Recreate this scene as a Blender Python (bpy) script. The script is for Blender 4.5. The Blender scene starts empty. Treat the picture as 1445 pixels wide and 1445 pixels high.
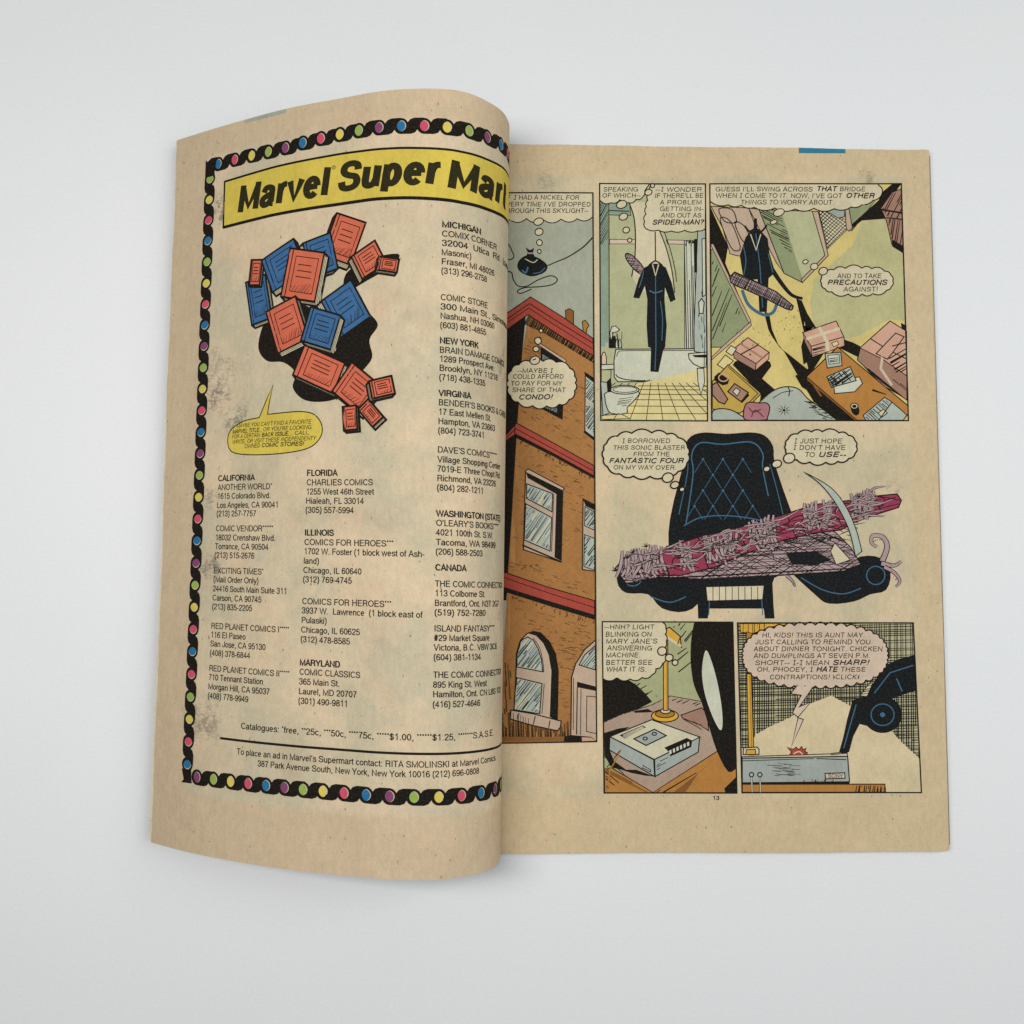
import bpy, math, random
import numpy as np
from mathutils.geometry import tessellate_polygon
from mathutils import Vector

random.seed(13)
sc = bpy.context.scene
col = sc.collection
MM = 0.001                                     # everything below is authored in millimetres

# ------------------------------------------------------------------ camera, light, exposure
cam = bpy.data.objects.new('camera', bpy.data.cameras.new('camera'))
col.objects.link(cam)
cam.data.sensor_width = 36.0
cam.data.lens = 36.0
cam.data.clip_start = 0.01
cam.data.clip_end = 50.0
cam.location = (10.169*MM, -33.591*MM, 379.316*MM)
cam.rotation_euler = (0.069682, -0.001276, 0.00004)
sc.camera = cam

world = bpy.data.worlds.new('World')
sc.world = world
world.use_nodes = True
bg = world.node_tree.nodes['Background']
bg.inputs['Color'].default_value = (0.93, 0.97, 1.0, 1)
bg.inputs['Strength'].default_value = 0.14

def area_light(name, loc, target, size, size_y, power, color):
    d = bpy.data.lights.new(name, 'AREA')
    d.shape = 'RECTANGLE'
    d.size, d.size_y, d.energy, d.color = size, size_y, power, color
    o = bpy.data.objects.new(name, d)
    col.objects.link(o)
    o.location = loc
    o.rotation_euler = (Vector(target) - Vector(loc)).to_track_quat('-Z', 'Y').to_euler()
    return o

area_light('ceiling_lamp', (-0.19, 0.035, 0.58), (0, 0.03, 0), 0.11, 0.42, 2.15, (1.0, 0.99, 0.97))
area_light('window_light', (0.56, 0.06, 0.67), (0.08, 0.03, 0), 0.5, 0.7, 3.75, (0.97, 0.99, 1.0))

vs = sc.view_settings
vs.view_transform = 'Standard'
vs.look = 'None'
vs.exposure = 0.0
vs.gamma = 1.0
vs.use_curve_mapping = False

# ------------------------------------------------------------------ materials
def lin(c):
    return tuple((x/255/12.92 if x/255 <= 0.04045 else ((x/255+0.055)/1.055)**2.4) for x in c)

def nd(nt, kind, **kw):
    n = nt.nodes.new(kind)
    for k, v in kw.items():
        setattr(n, k, v)
    return n

def math_node(nt, op, a, b=None, clamp=False):
    n = nd(nt, 'ShaderNodeMath', operation=op)
    n.use_clamp = clamp
    for i, v in enumerate((a, b)):
        if v is None:
            continue
        if isinstance(v, (int, float)):
            n.inputs[i].default_value = v
        else:
            nt.links.new(v, n.inputs[i])
    return n.outputs[0]

def noise(nt, vec, scale, detail=2.0, rough=0.5, stretch=None, shift=(0, 0, 0)):
    mp = nd(nt, 'ShaderNodeMapping')
    mp.inputs['Scale'].default_value = stretch or (1, 1, 1)
    mp.inputs['Location'].default_value = shift
    nt.links.new(vec, mp.inputs['Vector'])
    n = nd(nt, 'ShaderNodeTexNoise')
    n.inputs['Scale'].default_value = scale
    n.inputs['Detail'].default_value = detail
    n.inputs['Roughness'].default_value = rough
    nt.links.new(mp.outputs[0], n.inputs['Vector'])
    return n.outputs['Fac']

def ramp(nt, fac, stops):
    r = nd(nt, 'ShaderNodeValToRGB')
    el = r.color_ramp.elements
    while len(el) < len(stops):
        el.new(0.5)
    for e, (p, c) in zip(el, stops):
        e.position = p
        e.color = (c, c, c, 1) if isinstance(c, (int, float)) else (*c, 1)
    nt.links.new(fac, r.inputs['Fac'])
    return r.outputs['Color']

def mix(nt, mode, fac, a, b):
    m = nd(nt, 'ShaderNodeMix', data_type='RGBA', blend_type=mode)
    for sock, v in ((m.inputs[0], fac), (m.inputs[6], a), (m.inputs[7], b)):
        if isinstance(v, (int, float)):
            sock.default_value = v
        elif isinstance(v, tuple):
            sock.default_value = (*v, 1)
        else:
            nt.links.new(v, sock)
    return m.outputs[2]

def base_mat(name, rough=0.85, spec=0.15):
    m = bpy.data.materials.new(name)
    m.use_nodes = True
    nt = m.node_tree
    b = nt.nodes['Principled BSDF']
    b.inputs['Roughness'].default_value = rough
    b.inputs['Specular IOR Level'].default_value = spec
    return m, nt, b

def grain(nt, uv):
    """fibres and mottling of the newsprint, shared by bare paper and every printed ink"""
    f1 = noise(nt, uv, 60, 4, 0.65, (1.0, 0.45, 1))
    f2 = noise(nt, uv, 210, 2, 0.6, (1, 0.6, 1))
    f3 = noise(nt, uv, 9, 3, 0.6)
    g = math_node(nt, 'ADD', math_node(nt, 'MULTIPLY', f1, 0.36), math_node(nt, 'MULTIPLY', f2, 0.34))
    g = math_node(nt, 'ADD', g, math_node(nt, 'MULTIPLY', f3, 0.22))
    return math_node(nt, 'ADD', g, 0.54)

def soft_box(nt, uv, x0, x1, y0, y1, soft):
    """1 inside a rectangle of the sheet, falling to 0 over a soft edge"""
    sep = nd(nt, 'ShaderNodeSeparateXYZ')
    nt.links.new(uv, sep.inputs[0])
    out = None
    for v, s, e in ((sep.outputs[0], x0, 1), (sep.outputs[0], x1, -1), (sep.outputs[1], y0, 1), (sep.outputs[1], y1, -1)):
        d = math_node(nt, 'SUBTRACT', v, s) if e > 0 else math_node(nt, 'SUBTRACT', s, v)
        d = math_node(nt, 'ADD', math_node(nt, 'DIVIDE', d, soft), 0.5, True)
        out = d if out is None else math_node(nt, 'MULTIPLY', out, d)
    return out

def spot(nt, uv, cx, cy, r):
    v = nd(nt, 'ShaderNodeVectorMath', operation='DISTANCE')
    nt.links.new(uv, v.inputs[0])
    v.inputs[1].default_value = (cx, cy, 0)
    return math_node(nt, 'SUBTRACT', 1.0, math_node(nt, 'DIVIDE', v.outputs['Value'], r), True)

def cockle(nt, uv, bsdf, fine=0.12):
    """old newsprint never lies dead flat: broad shallow cockles plus the tooth of the sheet"""
    b1 = nd(nt, 'ShaderNodeBump')
    b1.inputs['Strength'].default_value = 1.0
    b1.inputs['Distance'].default_value = 0.0017
    nt.links.new(noise(nt, uv, 3.4, 3, 0.5, (1.0, 0.6, 1), (4, 4, 0)), b1.inputs['Height'])
    b2 = nd(nt, 'ShaderNodeBump')
    b2.inputs['Strength'].default_value = fine
    b2.inputs['Distance'].default_value = 0.0002
    nt.links.new(noise(nt, uv, 90, 3, 0.6), b2.inputs['Height'])
    nt.links.new(b1.outputs[0], b2.inputs['Normal'])
    nt.links.new(b2.outputs[0], bsdf.inputs['Normal'])

def paper_mat(name, rgb, tint=None, tone=None, smudges=(), edge_box=None):
    m, nt, b = base_mat(name, 0.9, 0.1)
    uv = nd(nt, 'ShaderNodeUVMap').outputs[0]
    c = lin(rgb)
    cur = c
    if tint:
        blob = ramp(nt, noise(nt, uv, 3.2, 3, 0.55, None, (3.1, 1.7, 0)), [(0.40, 0.0), (0.47, 0.45), (0.52, 0.55), (0.55, 1.0)])
        box = soft_box(nt, uv, *tint, 0.02)
        cur = mix(nt, 'MIX', math_node(nt, 'MULTIPLY', box, 0.62), cur, lin(tone))
        cur = mix(nt, 'MULTIPLY', math_node(nt, 'MULTIPLY', box, 0.75), cur, mix(nt, 'MIX', blob, (1.10, 1.045, 1.0), (0.86, 0.915, 0.90)))
        pink = ramp(nt, noise(nt, uv, 4.5, 2, 0.5, None, (9, 4, 0)), [(0.55, 0.0), (0.66, 1.0)])
        cur = mix(nt, 'MULTIPLY', math_node(nt, 'MULTIPLY', pink, math_node(nt, 'MULTIPLY', box, 0.5)), cur, (0.97, 0.90, 0.88))
    for (sx, sy, r, k) in smudges:
        s = math_node(nt, 'MULTIPLY', spot(nt, uv, sx, sy, r), 1.6, True)
        n = math_node(nt, 'ADD', math_node(nt, 'MULTIPLY', noise(nt, uv, 18, 3, 0.7, (1, 0.7, 1)), 0.55), math_node(nt, 'MULTIPLY', noise(nt, uv, 110, 3, 0.75, (0.55, 1, 1)), 0.5))
        n = math_node(nt, 'ADD', n, math_node(nt, 'MULTIPLY', s, 0.12))
        n = ramp(nt, n, [(0.60, 0.0), (0.72, 1.0)])
        f = math_node(nt, 'MULTIPLY', math_node(nt, 'MULTIPLY', n, s), k)
        cur = mix(nt, 'MIX', f, cur, (0.10, 0.095, 0.10))
    g = grain(nt, uv)
    gc = nd(nt, 'ShaderNodeCombineXYZ')
    for i in range(3):
        nt.links.new(g, gc.inputs[i])
    cur = mix(nt, 'MULTIPLY', 1.0, cur, gc.outputs[0])
    # warm / cool drift of the pulp
    hue = noise(nt, uv, 38, 2, 0.6, None, (5, 2, 0))
    cur = mix(nt, 'MULTIPLY', 0.9, cur, mix(nt, 'MIX', ramp(nt, hue, [(0.35, 0.0), (0.65, 1.0)]), (1.03, 0.99, 0.96), (0.97, 1.0, 0.97)))
    # bark flecks left in the pulp
    fl = ramp(nt, noise(nt, uv, 75, 1, 0.5, (1.3, 0.6, 1), (2, 8, 0)), [(0.735, 0.0), (0.775, 1.0)])
    cur = mix(nt, 'MIX', math_node(nt, 'MULTIPLY', fl, 0.62), cur, (0.10, 0.065, 0.04))
    nt.links.new(cur, b.inputs['Base Color'])
    cockle(nt, uv, b)
    return m

INKS = {}
def ink(name, rgb, wear=0.10, rough=0.75):
    """a printing ink that lets the paper grain through; wear = how patchy it took"""
    m, nt, b = base_mat('ink_' + name, rough, 0.04)
    uv = nd(nt, 'ShaderNodeUVMap').outputs[0]
    c = lin(rgb)
    gc = nd(nt, 'ShaderNodeCombineXYZ')
    g = grain(nt, uv)
    for i in range(3):
        nt.links.new(g, gc.inputs[i])
    cur = mix(nt, 'MULTIPLY', 1.0, c, gc.outputs[0])
    if wear:
        w = ramp(nt, noise(nt, uv, 120, 3, 0.7), [(0.45, 0.0), (0.75, 1.0)])
        cur = mix(nt, 'MIX', math_node(nt, 'MULTIPLY', w, wear), cur, lin((178, 160, 128)))
        big = ramp(nt, noise(nt, uv, 7, 3, 0.6), [(0.35, 0.0), (0.7, 1.0)])
        cur = mix(nt, 'MULTIPLY', min(1.0, wear*4), cur, mix(nt, 'MIX', big, (1.05, 1.05, 1.05), (0.86, 0.88, 0.86)))
    nt.links.new(cur, b.inputs['Base Color'])
    cockle(nt, uv, b, 0.08)
    INKS[name] = m
    return m

ink('black', (28, 25, 22), 0.05)
ink('text', (32, 29, 25), 0.04)
ink('title', (46, 42, 24), 0.05)
ink('night', (24, 28, 31), 0.05)
ink('yellow', (214, 190, 82), 0.16)
ink('bead_blue', (36, 112, 156))
ink('bead_pink', (206, 80, 106))
ink('bead_yellow', (216, 196, 92))
ink('bead_green', (150, 172, 84))
ink('bead_purple', (132, 68, 108))
ink('red', (208, 106, 80), 0.10)
ink('red_dark', (150, 66, 52))
ink('blue', (60, 104, 148), 0.10)
ink('blue_dark', (34, 62, 92))
ink('cream', (208, 196, 164), 0.12)
ink('sky', (163, 166, 148), 0.16)
ink('roof', (164, 70, 58), 0.12)
ink('roof_dark', (118, 50, 40))
ink('brick', (178, 128, 76), 0.12)
ink('brick_dark', (132, 88, 46))
ink('stone', (188, 164, 142), 0.14)
ink('pane', (172, 180, 168), 0.14)
ink('pane_dark', (118, 132, 130))
ink('bath_green', (178, 178, 138), 0.16)
ink('teal', (138, 156, 136), 0.14)
ink('teal_dark', (104, 122, 108))
ink('tile', (216, 200, 142), 0.12)
ink('tub', (200, 200, 178), 0.12)
ink('floor_yellow', (210, 190, 120), 0.16)
ink('floor_green', (186, 180, 132), 0.16)
ink('wall_green', (142, 150, 112), 0.16)
ink('table_brown', (178, 124, 62), 0.10)
ink('table_yellow', (190, 158, 78), 0.12)
ink('couch', (168, 174, 160), 0.14)
ink('pillow', (172, 114, 120), 0.12)
ink('parcel', (204, 160, 136), 0.12)
ink('parcel_dark', (160, 122, 104))
ink('magenta', (148, 58, 82), 0.08)
ink('webbing', (172, 148, 148), 0.12)
ink('gold', (212, 164, 66), 0.10)
ink('gold_dark', (166, 120, 46))
ink('machine', (160, 167, 160), 0.12)
ink('machine_top', (204, 198, 168), 0.12)
ink('panel_green', (166, 168, 126), 0.14)
ink('shade_wall', (178, 172, 138), 0.14)
ink('dot_brown', (150, 102, 56), 0.10)
ink('dot_grey', (160, 136, 120), 0.10)
ink('glow', (212, 194, 156), 0.16)
ink('rose', (208, 186, 164), 0.14)
ink('shine', (66, 104, 128), 0.06)
ink('strip_blue', (52, 122, 146), 0.08)
ink('ghost', (168, 170, 156), 0.3)

M_LEFT = paper_mat('newsprint_ad_page', (204, 182, 152), (0.17, 1.70, 0.20, 2.50), (211, 197, 171),
                   [(0.24, 0.46, 0.14, 0.55), (0.26, 1.68, 0.15, 0.45), (0.26, 1.58, 0.10, 0.55), (0.36, 1.52, 0.09, 0.7),
                    (0.25, 2.29, 0.08, 0.8), (1.45, 1.72, 0.12, 0.5), (0.24, 1.23, 0.07, 0.5), (0.255, 0.99, 0.08, 0.7), (1.44, 0.86, 0.08, 0.5)])
M_RIGHT = paper_mat('newsprint_story_page', (205, 184, 149), (0.0, 1.585, -1.103, 1.20), (205, 191, 163),
                    [(0.22, 1.18, 0.08, 0.35), (1.44, 1.185, 0.06, 0.5), (1.30, 0.50, 0.10, 0.35), (1.52, 0.02, 0.05, 0.4)])
M_LEAF = paper_mat('newsprint_inner_leaf', (228, 219, 198))
M_STACK = paper_mat('newsprint_stack', (200, 176, 138))

def cover_mat():
    m, nt, b = base_mat('cover_stock', 0.45, 0.4)
    uv = nd(nt, 'ShaderNodeUVMap').outputs[0]
    n = ramp(nt, noise(nt, uv, 14, 4, 0.7, (0.3, 2.0, 1)), [(0.35, (0.10, 0.085, 0.07)), (0.55, (0.20, 0.165, 0.12)), (0.62, (0.05, 0.045, 0.045)), (0.75, (0.30, 0.25, 0.15))])
    nt.links.new(n, b.inputs['Base Color'])
    return m
M_COVER = cover_mat()

def table_mat():
    m, nt, b = base_mat('white_tabletop', 0.55, 0.3)
    tc = nd(nt, 'ShaderNodeTexCoord').outputs['Object']
    n = noise(nt, tc, 9, 3, 0.55)
    c = mix(nt, 'MIX', ramp(nt, n, [(0.3, 0.0), (0.7, 1.0)]), (0.792, 0.802, 0.808), (0.808, 0.815, 0.814))
    tooth = noise(nt, tc, 900, 2, 0.6)
    c = mix(nt, 'MULTIPLY', 1.0, c, ramp(nt, tooth, [(0.25, (0.965, 0.965, 0.967)), (0.75, (1.02, 1.02, 1.018))]))
    sp = ramp(nt, noise(nt, tc, 240, 1, 0.5), [(0.81, 0.0), (0.84, 1.0)])
    c = mix(nt, 'MIX', math_node(nt, 'MULTIPLY', sp, 0.10), c, (0.35, 0.35, 0.36))
    nt.links.new(c, b.inputs['Base Color'])
    bp = nd(nt, 'ShaderNodeBump')
    bp.inputs['Strength'].default_value = 0.05
    bp.inputs['Distance'].default_value = 0.0005
    nt.links.new(noise(nt, tc, 500, 3, 0.6), bp.inputs['Height'])
    nt.links.new(bp.outputs[0], b.inputs['Normal'])
    return m

# ------------------------------------------------------------------ table
tm = bpy.data.meshes.new('tabletop')
tm.from_pydata([(-1.5, -1.2, 0), (1.5, -1.2, 0), (1.5, 1.5, 0), (-1.5, 1.5, 0)], [], [(0, 1, 2, 3)])
tm.materials.append(table_mat())
table = bpy.data.objects.new('tabletop', tm)
col.objects.link(table)
table['kind'] = 'structure'

# ------------------------------------------------------------------ the comic and the shape of its two open pages
book = bpy.data.objects.new('comic_book', None)
book.empty_display_size = 0.05
col.objects.link(book)
book['label'] = 'open newsprint comic book on white table, left leaves arched up beside the spine'
book['category'] = 'comic book'

# left leaf: a ruled surface between its head edge and its foot edge, by distance from the outer edge
G = np.array([0, 8.333, 16.667, 25, 33.333, 41.667, 50, 58.333, 66.667, 75, 83.333, 91.667, 100, 105, 109.5, 114, 118.5, 123, 127.5, 132,
              136.5, 141, 145.5, 150, 154.5, 159, 163.5, 168.0])
HEAD = np.array([[-115.32, 132.5, 5.08], [-108.3, 132.36, 9.5], [-101.28, 132.21, 13.93], [-94.17, 132.06, 18.22], [-87.02, 131.91, 22.44],
    [-79.81, 131.76, 26.57], [-72.56, 131.61, 30.61], [-65.11, 131.46, 34.27], [-57.48, 131.3, 37.54], [-49.75, 131.14, 40.58], [-42.1, 130.98, 43.8],
    [-34.36, 130.82, 46.8], [-26.31, 130.65, 48.78], [-21.36, 130.55, 49.36], [-16.89, 130.46, 49.65], [-12.41, 130.36, 49.61], [-7.99, 130.27, 48.89],
    [-3.93, 130.19, 47.02], [-0.41, 130.11, 44.26], [2.6, 130.05, 40.94], [5.37, 130.02, 37.41], [7.49, 130.0, 33.48], [8.79, 130.0, 29.19],
    [9.62, 130.0, 24.03], [9.65, 130.0, 18.22], [8.85, 130.0, 12.45], [6.73, 130.0, 7.05], [3.0, 130.0, 3.4]])
FOOT = np.array([[-117.72, -125.68, 7.05], [-110.87, -125.92, 11.79], [-103.93, -126.17, 16.38], [-96.71, -126.42, 20.54], [-89.19, -126.68, 24.13],
    [-81.65, -126.95, 27.66], [-73.94, -127.22, 30.81], [-66.07, -127.5, 33.54], [-58.13, -127.78, 36.04], [-49.99, -128.06, 37.81], [-41.85, -128.35, 39.58],
    [-33.69, -128.64, 41.26], [-25.38, -128.93, 41.72], [-20.4, -129.11, 41.32], [-15.98, -129.26, 40.53], [-11.68, -129.41, 39.22], [-7.7, -129.55, 37.13],
    [-4.0, -129.68, 34.59], [-0.71, -129.8, 31.52], [2.15, -129.9, 28.06], [4.35, -129.96, 24.14], [5.74, -130.0, 19.87], [6.3, -130.0, 15.41],
    [6.51, -130.0, 11.98], [6.4, -130.0, 9.4], [5.85, -130.0, 6.88], [4.63, -130.0, 4.8], [3.0, -130.0, 3.4]])

def spline(P, s):
    i = np.clip(np.searchsorted(G, s) - 1, 0, len(G) - 2)
    m = np.zeros_like(P)
    m[1:-1] = (P[2:] - P[:-2])/(G[2:] - G[:-2])[:, None]
    m[0] = (P[1] - P[0])/(G[1] - G[0])
    m[-1] = (P[-1] - P[-2])/(G[-1] - G[-2])
    h = (G[i+1] - G[i])[:, None]
    u = (s - G[i])[:, None]/h
    return (2*u**3 - 3*u**2 + 1)*P[i] + (u**3 - 2*u**2 + u)*h*m[i] + (-2*u**3 + 3*u**2)*P[i+1] + (u**3 - u**2)*h*m[i+1]

def left_point(s, t):
    f = (t/260.0)[:, None]
    sc_ = np.clip(s, 0, 168)
    p = (1 - f)*spline(FOOT, sc_) + f*spline(HEAD, sc_)
    over = (s - sc_)[:, None]                    # beyond the trim: straight on
    d0 = (1 - f)*(FOOT[1] - FOOT[0])/8.333 + f*(HEAD[1] - HEAD[0])/8.333
    return p + over*d0

def left_map(xy):
    s, t = xy[:, 0], xy[:, 1]
    p = left_point(s, t)
    a = left_point(s + 0.2, t) - left_point(s - 0.2, t)
    b = left_point(s, t + 0.5) - left_point(s, t - 0.5)
    n = np.cross(a, b)
    return p, n/np.linalg.norm(n, axis=1)[:, None]

def right_height(x):
    return 3.0 + 0.16*np.sin(x*0.071 + 0.6) + 0.015*np.sin(x*0.19 + 2.0) - 0.9*np.exp(-np.maximum(x - 3, 0)/4.0)

def right_map(xy):
    x, y = xy[:, 0], xy[:, 1]
    z = right_height(x)
    d = (right_height(x + 0.2) - right_height(x - 0.2))/0.4
    n = np.stack([-d, 0*d, 1 + 0*d], 1)
    return np.stack([x, y, z], 1), n/np.linalg.norm(n, axis=1)[:, None]

def finish(name, verts, faces, mats, parent, uv=None, normals=None, fmats=None, smooth=True):
    me = bpy.data.meshes.new(name)
    me.from_pydata([tuple(v) for v in np.asarray(verts)*MM], [], faces)
    for m in mats:
        me.materials.append(m)
    if fmats is not None:
        me.polygons.foreach_set('material_index', fmats)
    if uv is not None:
        ul = me.uv_layers.new(name='UVMap')
        vi = np.zeros(len(me.loops), dtype=np.int32)
        me.loops.foreach_get('vertex_index', vi)
        ul.data.foreach_set('uv', (np.asarray(uv)[vi]/100.0).astype(np.float32).ravel())
    me.polygons.foreach_set('use_smooth', [smooth]*len(me.polygons))
    if normals is not None:
        me.normals_split_custom_set_from_vertices([tuple(n) for n in normals])
    me.update()
    o = bpy.data.objects.new(name, me)
    col.objects.link(o)
    if parent:
        o.parent = parent
    return o

def sheet(name, fmap, xs, ylo, yhi, mat, parent, drop=0.0, thick=0.09, nt_=27, left_wave=None, outer_wave=None):
    """one leaf of paper: top face, underside and a rim, following fmap"""
    nx = len(xs)
    top = []
    for i, x in enumerate(xs):
        for j in range(nt_):
            f = j/(nt_ - 1)
            lo, hi = ylo(x), yhi(x)
            y = lo + (hi - lo)*f
            xx = x
            if left_wave and i < 3:
                xx = x + left_wave(y)*(1 - i/3)
            if outer_wave and i >= nx - 3:
                xx = x + outer_wave(y)*(i - nx + 4)/3
            top.append((xx, y))
    top = np.array(top, float)
    p, n = fmap(top)
    P1 = p - n*drop
    P2 = p - n*(drop + thick)
    k = len(top)
    faces = []
    for i in range(nx - 1):
        for j in range(nt_ - 1):
            a, b, c, d = i*nt_ + j, (i+1)*nt_ + j, (i+1)*nt_ + j + 1, i*nt_ + j + 1
            faces.append((a, b, c, d))
            faces.append((k + d, k + c, k + b, k + a))
    rim = [i*nt_ for i in range(nx)] + [(nx-1)*nt_ + j for j in range(1, nt_)] + [i*nt_ + nt_ - 1 for i in range(nx - 2, -1, -1)] + [j for j in range(nt_ - 2, 0, -1)]
    for a, b in zip(rim, rim[1:] + rim[:1]):
        faces.append((b, a, k + a, k + b))
    return finish(name, np.vstack([P1, P2]), faces, [mat], parent, np.vstack([top, top]), np.vstack([n, -n]))

def waver(seed, amp):
    r = random.Random(seed)
    ph = [(r.uniform(0.02, 0.05), r.uniform(0, 6), 1.0), (r.uniform(0.09, 0.16), r.uniform(0, 6), 0.6), (r.uniform(0.3, 0.6), r.uniform(0, 6), 0.35)]
    return lambda y: amp*sum(k*math.sin(f*y + p) for f, p, k in ph)

xs_left = [0, 0.3, 0.7] + [1 + i for i in range(168)]
left_page = sheet('left_page', left_map, xs_left, lambda x: 0.0, lambda x: 260.0, M_LEFT, book, left_wave=waver(5, 0.28), nt_=66)
left_page['label'] = 'arched left page with a store directory advertisement'
for k in range(8):
    o0 = -0.55 - 0.46*k + random.uniform(-0.10, 0.10)
    w = (lambda y, f=waver(20 + k, 0.22): f(y) - 1.45*(1 - y/260))
    xs = [o0, o0 + 0.4, o0 + 0.8] + [2 + 2*i for i in range(80)]
    dy = random.uniform(-0.4, 0.2) + 0.8
    dt = random.uniform(-0.5, -0.1)
    sheet('leaf', left_map, xs, lambda x, d=dy: d, lambda x, d=dt: 260.0 + d, M_LEAF, book, drop=0.35 + 0.52*k, left_wave=w)
sheet('front_cover', left_map, [-0.2, 0.4] + [2 + 2*i for i in range(80)], lambda x: 1.0, lambda x: 259.5, M_COVER, book, drop=4.7, thick=0.14)

nib_head, nib_foot, nib_side = waver(71, 0.10), waver(72, 0.10), waver(73, 0.14)

def head_right(x):
    wear = 0.28*max(0.0, (x - 167.0)/1.1)**2
    return 130.0 + 2.1*max(0.0, (168 - x)/160.0)**1.15 + nib_head(3*x) - wear

def foot_right(x):
    wear = 0.42*max(0.0, (x - 166.8)/1.3)**2
    return -130.0 - 0.55*max(0.0, (168 - x)/160.0) + nib_foot(3*x) + wear

xs_right = [3 + i for i in range(164)] + [166.6, 167.0, 167.3, 167.6, 167.9, 168.1]
right_page = sheet('right_page', right_map, xs_right, foot_right, head_right, M_RIGHT, book, nt_=60, outer_wave=nib_side)
right_page['label'] = 'flat right page of comic panels'
for k in range(6):
    e = random.uniform(-0.35, 0.45)
    lo, hi = random.uniform(-0.25, 0.25), random.uniform(-0.25, 0.15)
    sheet('leaf', right_map, [3 + 3*i for i in range(55)] + [168.0 + e], lambda x, d=lo: foot_right(x) + d, lambda x, d=hi: head_right(x) + d,
          M_STACK, book, drop=0.28 + 0.27*k, nt_=5)
sheet('back_cover', right_map, [3 + 3*i for i in range(55)] + [168.0, 169.35], lambda x: foot_right(x) + 0.35, lambda x: head_right(x) - 0.55,
      M_COVER, book, drop=1.95, thick=0.14, nt_=5)

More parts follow.
